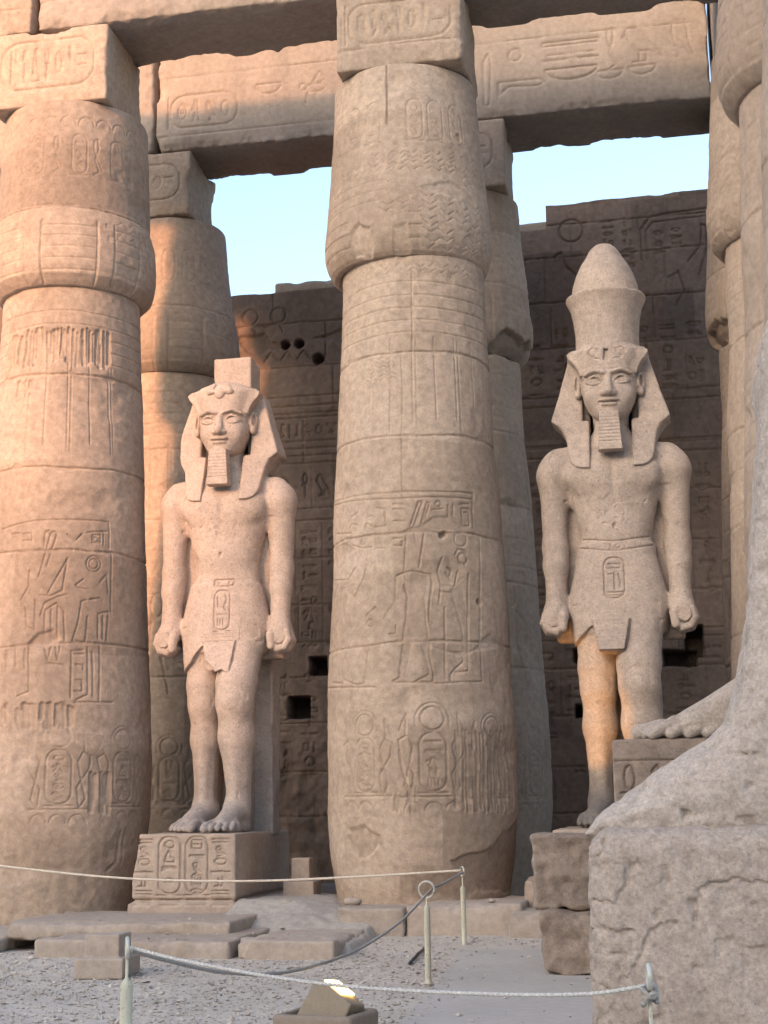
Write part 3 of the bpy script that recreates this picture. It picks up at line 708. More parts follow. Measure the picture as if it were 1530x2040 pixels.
# central column
cB = Canvas(-2.4, 2.4, -.2, 12.3); R1 = random.Random(3)
common_marks(cB, R1, (7.74, 6.56, 5.20, 3.74))
for a in B_LINES: cB.line(a, .013, .024)
for x, z, r in B_RINGS: cB.ring(x, z, r, .012, .022)
emblem(cB, -.77, 2.18, .92, ['disc', 'man', 'cobra', 'ring', 'bird'])
emblem(cB, .14, 2.20, 1.0, ['bar', 'board', 'man', 'reeds', 'comb'])
emblem(cB, 1.02, 2.14, .92, ['disc', 'seated', 'cobra', 'bolt'])
gouges(cB, .42, 1.0, 1.55, 2.6, 34, R1); gouges(cB, -.5, -.05, 1.55, 1.9, 9, R1); gouges(cB, 1.0, 1.5, 1.5, 2.6, 24, R1)
cB.line([(-.28, 2.35), (-.25, 2.1), (-.18, 1.9), (-.14, 1.55)], .014, .03)
cB.line([(-.02, 8.9), (-.03, 8.3), (-.02, 7.75)], .014, .02)
cB.line([(-.22, 7.7), (-.2, 7.1), (-.22, 6.56), (-.21, 5.7)], .012, .018)
hatch(cB, -.82, -.28, 7.34, 7.76, .075, .02)
hatch(cB, -1.15, -.5, 10.36, 10.52, .10, .016); hatch(cB, -.6, .85, 10.34, 10.66, .10, .020); hatch(cB, .55, 1.9, 10.2, 11.0, .13, .014, keep=.7)
hatch(cB, -.4, .4, 9.72, 9.98, .11, .018, keep=.8); hatch(cB, .22, 1.9, 9.18, 10.05, .13, .022)
hatch(cB, -1.0, 1.3, 8.88, 9.05, .10, .016)
cB.poly([(-.92, 9.5), (-.75, 9.63), (-.58, 9.56), (-.52, 9.3), (-.62, 9.16), (-.9, 9.2)], .05, .06, .5, .05)
cB.poly([(-.2, 9.5), (.0, 9.55), (.05, 9.15), (-.22, 9.12)], .02, .05, .3)
cB.poly([(.2, 10.1), (.7, 10.25), (1.1, 10.05), (1.25, 9.85), (.8, 9.95), (.4, 10.0)], .025, .05, .3, .05)
for x in (-1.3, -.9, -.62): cap = None
for z in (9.34, 9.52, 9.7): cB.line([(-1.9, z), (-1.2, z + .01), (-.95, z)], .013, .018); cB.line([(.03, z), (.2, z)], .013, .018)
for z in (9.9, 10.05, 10.2): cB.line([(-1.5, z), (-.5, z + .02), (-.3, z + .01)], .010, .011)
cB.line([(-.31, 12.0), (-.31, 11.7), (-.30, 11.45), (-.31, 11.1)], .016, .05)
for i, x in enumerate((-1.35, -.95, -.55, .15, .5, .9)):
    cartouche_v(cB, x, 11.15, .26, .62, R1.sample(GN, 3), .012, .014)
cB.poly([(-.05, 11.9), (.7, 11.9), (1.2, 11.7), (1.3, 11.4), (.6, 11.5), (.1, 11.6)], .012, .1, None, .05)
cB.seg((.34, 5.17), (.38, 5.19), .05, .10); cB.seg((.89, 4.30), (.90, 4.28), .045, .07); cB.seg((.93, 11.0), (.95, 10.95), .04, .04)
cB.poly([(.0, 5.27), (.2, 5.42), (.45, 5.43), (.62, 5.3), (.7, 5.2), (.3, 5.22)], .02, .03, .2, .03)
cB.poly([(-1.7, 5.2), (-1.3, 5.18), (-.95, 5.05), (-1.3, 4.95), (-1.7, 4.9)], .02, .05, None, .05)
cB.poly([(-1.7, 5.0), (-.4, 5.05), (-.3, 4.75), (-1.2, 4.65), (-1.8, 4.6)], 0, .12, .75, .08, 5)
cB.poly([(-.4, 3.2), (-.15, 3.2), (-.1, 2.7), (.2, 2.62), (1.2, 2.75), (1.3, 2.95), (.4, 2.9), (.2, 3.0)], 0, .15, .8, .1, 6)
cB.poly([(-1.9, 1.45), (-1.2, 1.55), (-.5, 1.5), (.3, 1.58), (.9, 1.5), (1.1, 1.2), (.5, .95), (.2, .6), (-1.2, .6), (-1.9, .9)], -.006, .1, .75, .12, 7)
cB.poly([(-1.12, 1.38), (-.85, 1.42), (-.62, 1.3), (-.6, 1.12), (-.85, 1.0), (-1.1, 1.1)], .03, .06, -.5, .08, 8)
cB.poly([(.35, .95), (.8, 1.08), (1.2, 1.28), (1.8, 1.5), (2.2, 1.5), (2.2, .5), (.8, .55)], .025, .05, -.6, .06, 9)
cB.poly([(-.3, .75), (.3, .8), (.9, .7), (.6, .5), (-.3, .48)], .015, .08, -.5, .1, 10)
cB.poly([(.6, 3.55), (1.1, 3.9), (1.25, 3.7), (.5, 3.62), (.1, 3.68)], .02, .03, .3, .03)
abB = Canvas(-1.0, 1.0, 0, 1.3)
cartouche_h(abB, .0, .72, 1.5, .62, ['ring', 'cobra', 'bird', 'ankh', 'disc', 'reed', 'bar2'])
abB.line([(-.9, .33), (.9, .36)], .012, .014); abB.line([(-.85, .1), (-.85, 1.2)], .012, .014); abB.line([(.85, .1), (.85, 1.2)], .012, .014)
# the headless figure and his companions: bodies sunk a little behind their outlines
cB.poly([(-.20, 4.66), (-.08, 4.68), (.15, 4.63), (.10, 4.33), (.11, 3.77), (.12, 3.4), (.15, 3.27), (.0, 3.25), (.10, 3.3), (.0, 3.75), (-.1, 3.7), (-.2, 3.28), (-.27, 3.28), (-.22, 3.78), (-.18, 4.06), (-.16, 4.34)], .011, .02)
cB.poly([(-.33, 4.6), (-.22, 4.6), (-.28, 4.25), (-.47, 4.05), (-.50, 4.10), (-.35, 4.3)], .009, .02)
cB.poly([(.43, 4.42), (.62, 4.62), (.68, 4.2), (.68, 3.4), (.60, 3.4), (.58, 3.9)], .010, .02)
cB.poly([(-1.28, 4.55), (-1.0, 4.58), (-1.05, 4.1), (-1.02, 3.75), (-1.25, 3.75)], .010, .02)
column("papyrus_column", -.05, 0, cB, "large sandstone column between the two standing statues, carved with a headless striding figure", 11, .45, SAND, abB, cap=(1.215, 1.05), abdx=.03, capdx=-.07)

# sunlit column at the left edge
cA = Canvas(-2.4, 2.4, -.2, 12.3); R2 = random.Random(8)
common_marks(cA, R2, (10.29, 7.80, 6.42, 5.21, 3.90))
for a in A_LINES: cA.line(a, .014, .024)
for x, z, r in A_RINGS: cA.ring(x, z, r, .012, .022)
emblem(cA, -.01, 2.10, .98, ['disc', 'man', 'cobra', 'ring', 'bird'])
emblem(cA, .90, 2.10, .92, ['bar', 'seated', 'board', 'man'])
gouges(cA, .40, .75, 1.62, 2.15, 14, R2, (.025, .04), (.03, .05)); gouges(cA, -1.3, .15, 2.75, 3.08, 44, R2, (.03, .05), (.025, .05))
gouges(cA, -1.25, .75, 7.95, 8.5, 60, R2, (.025, .05), (.02, .05)); gouges(cA, -.95, -.6, 7.5, 7.72, 14, R2, (.02, .035), (.02, .035))
cA.line([(.9, 1.35), (.85, .95), (.72, .85)], .03, .03); cA.line([(1.0, 1.4), (.95, .9)], .012, .02)
cap_bands(cA, R2, (-.62, .48, 1.25))
for k in range(8): cA.ring(-1.05 + .3 * k, 11.62, .13, .013, .014, a0=0, a1=math.pi, n=10)
for i, x in enumerate((-.95, -.65, -.3, .05, .35, .7, 1.0)):
    (cartouche_v(cA, x, 11.15, .24, .62, R2.sample(GN, 3), .012, .014) if i % 2 else glyph(cA, 'cobra', x, 11.15, .3, .6, .013, .014))
cA.poly([(.5, 11.3), (1.3, 11.5), (1.6, 10.9), (.7, 10.8)], .012, .12, None, .1); hatch(cA, .5, 1.4, 9.8, 10.25, .12, .012, keep=.6)
cA.poly([(-.35, 4.05), (-.15, 4.1), (-.05, 3.95), (-.25, 3.85), (-.5, 3.9)], .05, .05, -.3, .04)
cA.poly([(-.45, 3.95), (.1, 3.98), (.15, 3.8), (-.4, 3.75)], 0, .1, .6, .1)
cA.poly([(-2, 2.75), (-.2, 2.72), (1.6, 2.7), (1.6, 2.5), (.5, 2.45), (-.3, 2.55), (-.45, 1.6), (-2, 1.5)], -.006, .1, .7, .1, 4)
cA.poly([(-2, 1.0), (.6, .9), (.9, .6), (.7, .2), (-2, .2)], -.006, .12, .9, .12, 5)
cA.poly([(-.6, 1.4), (.0, 1.35), (.25, 1.1), (-.3, 1.0), (-.8, 1.1)], 0, .2, -.25, .2, 6)
abA = Canvas(-1.0, 1.0, 0, 1.3)
cartouche_h(abA, -.02, .66, 1.5, .78, ['reeds', 'reed', 'seated', 'ankh', 'disc', 'reed', 'bar2'])
column("papyrus_column", -5.31, 0, cA, "sandstone column glowing orange in low sun at the left edge, bulging banded capital", 23, .12, SAND, abA, cap=(1.25, 1.10, True), abdx=-.08)

def generic_canvas(seed, joints=(10.3, 7.75, 6.5, 5.2, 3.8), emb=True, hatchy=False):
    rnd = random.Random(seed); cv = Canvas(-2.4, 2.4, -.2, 12.3, .012)
    common_marks(cv, rnd, joints); cap_bands(cv, rnd, (-1.1, -.2, .7, 1.5))
    for i in range(7): cartouche_v(cv, -1.35 + .42 * i, 11.1, .26, .6, rnd.sample(GN, 3), .013, .016)
    text_row(cv, -2, 2, 5.7, .34, rnd); cv.line([(-2.2, 5.95), (2.2, 5.95)], .012, .016); cv.line([(-2.2, 5.48), (2.2, 5.48)], .012, .016)
    for x in (-1.2, -.2, .8):
        glyph(cv, 'man', x, 4.4, .9, 1.7, .018, .022); text_column(cv, x + .5, 5.2, 3.9, .25, rnd)
    cv.line([(-2.2, 3.45), (2.2, 3.45)], .012, .016)
    if emb:
        for x in (-1.0, .05, 1.1): emblem(cv, x, 2.15, .95, rnd.sample(GN, 4))
    if hatchy: hatch(cv, -2, 2, 9.2, 11.2, .17, .02, .016)
    return cv, rnd

def gen_ab(seed):
    a = Canvas(-1.0, 1.0, 0, 1.3); r = random.Random(seed)
    cartouche_h(a, 0, .66, 1.45, .66, [r.choice(GN) for _ in range(5)] + ['bar2']); return a
COLS = [(-5.3, 4.5, "column behind the sunlit one, banded capital half in shade above the crownless statue", 31, {}, SAND),
        (0.0, 4.5, "shaded column just behind the central column, its capital broken dark underneath", 37, {}, SANDG),
        (5.4, 0.0, "column of plain lower drums rising behind the giant broken foot, middle one of the right-hand row", 41, dict(hatchy=True), SANDG),
        (5.4, 4.5, "dark shaded column with a smashed capital in the far right corner", 43, {}, SANDG),
        (5.45, -4.5, "column at upper right with a round swelling capital and peeling banded shaft", 47, {}, SANDG),
        (5.45, -9.0, "nearest column, only its edge showing above the colossal knee at the right border", 53, {}, SANDG)]
for cx, cy, lab, sd, kw, mt in COLS:
    cv, rnd = generic_canvas(sd, **kw)
    if (cx, cy) == (0.0, 4.5) or (cx, cy) == (5.4, 4.5):
        cv.poly([(.5, 9.1), (2.2, 9.1), (2.2, 9.42), (1.2, 9.38), (.8, 9.5)] if cx == 0 else [(-1.9, 9.1), (-.6, 9.1), (-.6, 9.3), (-1.3, 9.45), (-2.0, 9.4)], .16, .08, -.7, .12, sd)
    column("papyrus_column", cx, cy, cv, lab, sd, .24, mt, gen_ab(sd), res=.02, cap=(1.24, .96) if cx < 0 else (1.24, 1.06), abdx=-.3 if cx < 0 else .03)

# ------------------------------------------------------------------ architrave beams
def beam(x0, x1, yc, dp, z0, ht, mat, label, cv=None, seed=1, chip=.16):
    if cv is not None: cv.H *= 1.6
    t = rough_block("architrave_beam", (x1 - x0, dp, ht), .024 if cv is not None else .034, .03, .014, chip * 1.9, seed, cv, None, 2.2)
    o = put("architrave_beam", t, mat, None, ((x0 + x1) / 2, yc, z0))
    return tag(o, label, "stone beam", "architrave beams over the columns")
r = random.Random(5)
def beam_cv(L, seed, items):
    cv = Canvas(-L / 2, L / 2, 0, 1.9, .012)
    for f in items: f(cv)
    return cv
Z0 = 13.24
cv = beam_cv(1.8, 1, [lambda c: text_row(c, -.85, .85, 1.0, .9, r, .02, .02), lambda c: c.line([(-.9, .42), (.9, .42)], .014, .016)])
beam(-7.5, -5.69, -.22, 1.45, Z0, 1.75, SAND, "sunlit beam end at the top left corner, left of a ragged joint", cv, 61)
cv = beam_cv(5.66, 2, [lambda c: c.line([(-2.8, .5), (2.8, .5)], .014, .016), lambda c: text_row(c, -2.7, 2.7, 1.05, .9, r, .02, .02)])
beam(-5.66, -.02, -.22, 1.45, Z0, 1.75, BEAM, "long warm-lit beam from the orange column to the central column, dark underside", cv, 62, .2)
beam(.02, 6.4, -.22, 1.45, Z0, 1.75, BEAM, "near-black beam underside at the top, right of the central column", None, 63)
def _rear1(c):
    cartouche_h(c, -1.75, .75, 1.25, .62, ['ring', 'man', 'bird', 'disc'], .018, .02)
    glyph(c, 'basket', -.55, 1.05, .55, .5, .018, .018); glyph(c, 'bee', .25, .95, .7, .7, .018, .014); glyph(c, 'sedge', 1.0, .9, .6, .8, .018, .012); text_row(c, 1.4, 2.6, .9, .8, r, .016, .014)
    for z in (.30, 1.42): c.line([(-2.7, z), (2.7, z + .02)], .014, .012)
beam(-5.33, -.03, 4.27, 1.45, Z0, 2.4, BEAM, "grey beam behind the long one, carved with a cartouche, sky under it on the left", beam_cv(5.3, 3, [_rear1]), 64, .2)
def _rear2(c):
    glyph(c, 'feather', -1.55, .75, .5, .95, .018, .02); glyph(c, 'arm', -.95, .6, .8, .7, .018, .018); glyph(c, 'disc', -1.05, 1.15, .35, .35, .016, .018)
    glyph(c, 'bar', -.1, 1.28, 1.0, .5, .018, .02); glyph(c, 'basket', -.1, .72, 1.0, .55, .02, .022); glyph(c, 'bolt', -.1, .98, .95, .5, .016, .016); glyph(c, 'house', -.1, 1.0, .9, .3, .014, .014)
    glyph(c, 'cobra', .62, 1.1, .4, .8, .016, .016); glyph(c, 'basket', .55, .62, .5, .4, .018, .018); glyph(c, 'basket', 1.1, .64, .5, .4, .018, .018)
    glyph(c, 'bird', 1.1, 1.15, .75, .75, .018, .018); glyph(c, 'owl', 1.75, 1.15, .5, .7, .016, .014); c.line([(-2.2, 1.42), (0, 1.44), (2, 1.4)], .014, .012)
beam(.03, 4.46, 4.27, 1.45, Z0, 2.4, BEAM, "grey beam above the tall crown, carved with bowls and birds, black underside", beam_cv(4.43, 4, [_rear2]), 65, .12)
beam(-9.4, -5.37, 4.27, 1.45, Z0, 2.4, BEAM, "rear beam hidden behind the sunlit column's block", None, 66)
def side_beam(y0, y1, label, seed):
    me = rough_block("architrave_beam", (1.85, y1 - y0, 2.6), .04, .03, .014, .14, seed, None, None, 1.6)
    tag(put("architrave_beam", me, BEAM, None, (5.45, (y0 + y1) / 2, Z0)), label, "stone beam", "architrave beams over the columns")
side_beam(.55, 5.4, "dark beam running back into the corner behind the upper right capital", 67)

# ------------------------------------------------------------------ back wall
def back_wall():
    Yw = 8.5
    cv = Canvas(-13, 7, 0, 14.2, .014); r = random.Random(21)
    for z in (1.5, 2.35, 3.3, 4.2, 4.9, 5.65, 6.6, 7.6, 8.55, 9.6, 10.6, 11.55, 12.5, 13.2):
        joint(cv, z, -9, 7, r, .022, .04, .012, 14)
        x = -9 + r.uniform(0, 1)
        while x < 7:
            z2 = z + .95; cv.line([(x, z), (x + r.uniform(-.02, .02), z2)], .014, .022); x += r.uniform(1.1, 2.4)
    # registers right of centre (behind the crowned statue)
    for x in np.arange(.4, 6.5, .52):
        text_column(cv, x, 11.0, 9.6, .34, r, .02, .03, .15); text_column(cv, x, 8.1, 5.0, .34, r, .02, .03, .15); text_column(cv, x, 4.6, 2.2, .34, r, .02, .028, .3)
        cv.line([(x + .26, 8.3), (x + .26, 5.0)], .012, .016)
    for z in (8.35, 8.6, 9.4, 4.75): cv.line([(.2, z), (6.8, z)], .02, .03)
    for x in np.arange(-8.7, .4, .55):
        text_column(cv, x, 7.2, 4.7, .36, r, .02, .03, .15); text_column(cv, x, 4.3, 2.2, .34, r, .02, .028, .3)
        cv.line([(x + .27, 7.3), (x + .27, 4.7)], .012, .016)
    for z in (9.75, 9.95, 9.5, 9.0, 8.85, 8.7, 7.35): cv.line([(-8.9, z), (.3, z + .02)], .022, .035)
    text_row(cv, -6, .2, 9.25, .32, r, .018, .026, .3); text_row(cv, -6, .2, 8.1, .55, r, .022, .034, .15)
    for x in (-5.0, -4.4): cv.ring(x, 11.75, .16, .02, .03); cv.line([(x - .3, 11.5), (x, 11.6), (x + .1, 11.4)], .02, .03)
    for k in range(3): cv.line([(-4.7 + .35 * k, 10.75), (-4.55 + .35 * k, 10.95), (-4.4 + .35 * k, 10.75)], .018, .026)
    cv.poly([(-5.3, 11.3), (-4.8, 11.35), (-4.2, 11.0), (-4.9, 10.95), (-5.3, 11.1)], .06, .06, -.3, .12)
    cv.poly([(-3.6, 11.2), (-2.4, 11.4), (-1.5, 11.3), (-1.5, 11.0), (-2.8, 10.95)], .05, .06, .25, .12)
    cv.poly([(-2.7, 12.2), (-2.2, 12.3), (-1.6, 12.3), (-1.6, 11.6), (-2.4, 11.6)], .05, .05, .3, .12)
    # crown-height figures on the right
    cv.ring(1.72, 13.05, .24, .022, .04); cv.line([(1.35, 12.5), (1.5, 12.6), (1.6, 12.3), (2.0, 11.9)], .024, .04)
    text_column(cv, 2.45, 13.25, 12.2, .24, r, .018, .03); text_column(cv, 2.85, 13.25, 12.2, .24, r, .018, .03)
    cv.line([(3.1, 12.3), (3.1, 12.95), (3.3, 13.2), (3.7, 13.25), (5.2, 13.3)], .024, .04); cv.line([(3.2, 12.3), (3.2, 12.9), (3.35, 13.08), (5.2, 13.15)], .018, .03)
    text_column(cv, 3.45, 12.95, 12.4, .24, r, .018, .03); text_column(cv, 3.8, 12.95, 12.4, .24, r, .018, .03)
    for k in range(2): cv.line([(4.0 + .3 * k, 12.2), (4.25 + .2 * k, 12.5), (4.3 + .25 * k, 12.95), (4.4 + .22 * k, 12.9), (4.35 + .2 * k, 12.4), (4.2 + .2 * k, 11.9)], .022, .04)
    cv.line([(3.6, 11.9), (3.8, 12.0), (3.9, 11.6), (3.7, 11.3)], .022, .035)
    # sockets and blocked-up holes
    for x, z, w, h in ((-3.58, 4.42, .34, .34), (-3.98, 3.62, .42, .42), (3.72, 4.66, .34, .6), (3.45, 4.35, .62, .3), (1.9, 4.45, .9, .26), (1.6, 3.4, .3, .22), (-4.6, 3.35, .34, .16)):
        cv.poly([(x - w / 2, z - h / 2), (x + w / 2, z - h / 2), (x + w / 2, z + h / 2), (x - w / 2, z + h / 2)], .55, .03, -1.0, .03)  # shade inside the holes is also painted in as dark tint
    for x, z, w in ((-3.55, 10.75, .13), (-4.25, 11.1, .11), (-3.95, 11.1, .11)): cv.seg((x, z), (x + .01, z), w, .3)
    xs = np.r_[np.arange(-13, -5.7, .08), np.arange(-5.7, 5.4, .022), np.arange(5.4, 7, .08)]
    zs = np.arange(0, 14.0, .022)
    X, Z = np.meshgrid(xs, zs)
    e = .03 * fbm2(X, Z, 1.1, 3, 2) + .014 * fbm2(X, Z, 6, 3, 7)
    low = sstep(4.0, 2.6, Z) * sstep(-.2, -1.2, X) * .05 * fbm2(X, Z, 5, 2, 12)
    H = cv.sample(X, Z) + e + low
    P = cv.sample(X, Z, 'P')
    crs = np.floor(Z / .97).astype(np.int64); bk_ = np.floor(X / 1.55 + .37 * (crs % 5)).astype(np.int64)
    P = np.where(P < -.2, P, P + .38 * hash3(crs, bk_, crs * 0, 3) + .5 * fbm2(X, Z, .5, 4, 55))
    # stepped top outline
    top = np.where(X < -7.0, 13.7, np.where(X > 1.22, 13.62 + .02 * (X - 1.2), np.where(X > .62, 13.12, np.where(X > -1.5, 12.9, 12.22 + .03 * (X + 5.5)))))
    top = top + .05 * fbm2(X, np.zeros_like(X), 1.7, 3, 31)
    Zc = np.minimum(Z, top)
    Yf = -H
    over = Z > top
    Yf = np.where(over, np.minimum((Z - top) * 1.0, 1.2), Yf)
    V = np.stack([X, Yf, Zc], -1).reshape(-1, 3)
    n, m = X.shape; I = np.arange(n * m).reshape(n, m)
    F = np.stack([I[:-1, :-1], I[:-1, 1:], I[1:, 1:], I[1:, :-1]], -1).reshape(-1, 4)
    k = len(V)
    bk = np.array([(-13, 1.4, 0), (7, 1.4, 0), (7, 1.4, 12.2), (-13, 1.4, 12.2), (-13, 0, 0), (7, 0, 0), (7, .6, 13.6), (-13, 0, 12.0)], float)
    F = np.r_[F, [(k + 1, k, k + 3, k + 2), (k + 4, k, k + 3, k + 7), (k + 5, k + 1, k + 2, k + 6)]]
    me = new_mesh("relief_wall", np.r_[V, bk], F)
    at = me.attributes.new("patch", 'FLOAT', 'POINT'); at.data.foreach_set("value", np.r_[np.clip(P, -1, 1).ravel(), np.zeros(8)].astype(np.float32))
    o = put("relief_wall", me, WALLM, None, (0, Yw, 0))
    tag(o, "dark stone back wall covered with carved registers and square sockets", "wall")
back_wall()
for x0, w, d, h, z, lab, sd in ((-4.15, 1.55, .8, .26, 12.22, "low pale slab lying on the wall top beside the gap of sky", 71), (-2.75, 1.3, .9, .62, 12.24, "taller pale block on the wall top, touching the central column's outline", 72),
                             (.92, .7, .8, .35, 12.98, "small pale crumbling block on the wall top below the right-hand sky opening", 73)):
    me = rough_block("wall_block", (w, d, h), .03, .06, .02, .12, sd)
    tag(put("wall_block", me, SANDG, None, (x0 + w / 2 - .35, 8.5 + d / 2 + .05, z)), lab, "stone block", "loose blocks on the back wall")

# ------------------------------------------------------------------ standing statues
def statue_canvas(which):
    cv = Canvas(-.75, .75, 1.9, 6.8, .006); r = random.Random(14 + which)
    w, d = .014, .022
    # brows, eye rims, mouth line on the face
    for s in (-1, 1):
        cx = s * .18
        up = [(cx - s * .115, 5.965), (cx - s * .06, 6.02), (cx, 6.038), (cx + s * .06, 6.022), (cx + s * .125, 5.965)]
        lo = [(cx - s * .115, 5.965), (cx - s * .05, 5.94), (cx + .0, 5.932), (cx + s * .07, 5.945), (cx + s * .125, 5.965)]
        cv.line([(cx - s * .13, 6.075), (cx - s * .06, 6.105), (cx + s * .02, 6.118), (cx + s * .10, 6.10), (cx + s * .17, 6.06)], .026, -.013)
    cv.line([(-.135, 5.675), (-.07, 5.662), (-.025, 5.668), (0, 5.660), (.025, 5.668), (.07, 5.662), (.135, 5.675)], .012, .026)
    # kilt
    if which == 0:
        cv.rrect(.04, 3.15, .23, .58, .10, .013, .026); cv.line([(-.08, 2.84), (.17, 2.84)], .013, .024)
        cv.line([(-.03, 3.36), (-.03, 3.2), (.03, 3.18)], .012, .024); cv.line([(.08, 3.38), (.11, 3.3), (.06, 3.2), (.10, 3.14)], .012, .024); cv.line([(-.04, 3.08), (.11, 3.08)], .012, .022)
        for x in (-.02, .02, .06): cv.seg((x, 3.02), (x, 2.93), .011, .022)
        cv.rrect(.06, 3.55, .30, .10, .03, .012, .024); cv.ring(.16, 3.55, .035, .011, .02); cv.ring(-.04, 3.55, .025, .010, .02)
        for k in range(8): cv.line([(-.22 - .01 * k, 2.80 - .022 * k), (.20 + .015 * k, 2.80 - .022 * k)], .008, .013)
        for k in range(11): cv.line([(.33 + .022 * k, 3.02 - .012 * k), (.31 + .024 * k, 2.66 + .01 * k)], .008, .012)
        cv.line([(.27, 2.70), (.22, 2.26)], .012, .018)
    else:
        cv.rrect(-.03, 3.26, .27, .55, .11, .013, .026); cv.line([(-.15, 3.06), (.09, 3.06)], .012, .022); cv.line([(-.14, 3.02), (.08, 3.02)], .011, .018)
        cv.line([(-.11, 3.45), (.05, 3.45), (.05, 3.39), (-.11, 3.39)], .012, .024); cv.line([(-.03, 3.34), (-.03, 3.1)], .012, .024); cv.line([(.02, 3.31), (.05, 3.2), (.03, 3.12)], .012, .024); cv.line([(-.11, 3.31), (-.06, 3.31)], .011, .022)
        for zz in (0, -.13):
            cv.line([(x, 3.76 + zz + .10 * (abs(x) / .55) ** 1.6) for x in np.arange(-.6, .61, .06)], .013, .018)
        cv.ring(.03, 3.69, .03, .010, .018); cv.rrect(.03, 3.69, .2, .09, .03, .009, .014)
        for k in range(14): cv.line([(-.30, 2.68 - .028 * k), (.14, 2.68 - .028 * k)], .007, .010)
        for k in range(12): cv.line([(.26 + .024 * k, 2.95), (.24 + .026 * k, 2.5)], .007, .007)
        cv.line([(.16, 2.66), (.08, 2.28)], .012, .018)
    cv.seg((0, 3.98), (0, 3.96), .03, .03)
    # worn scratches on the belly
    for _ in range(26):
        x, z = r.gauss(0, .2), r.gauss(4.25, .16); cv.seg((x, z), (x + r.uniform(-.06, .06), z + r.uniform(-.06, .06)), .010, r.uniform(.006, .014))
    return cv

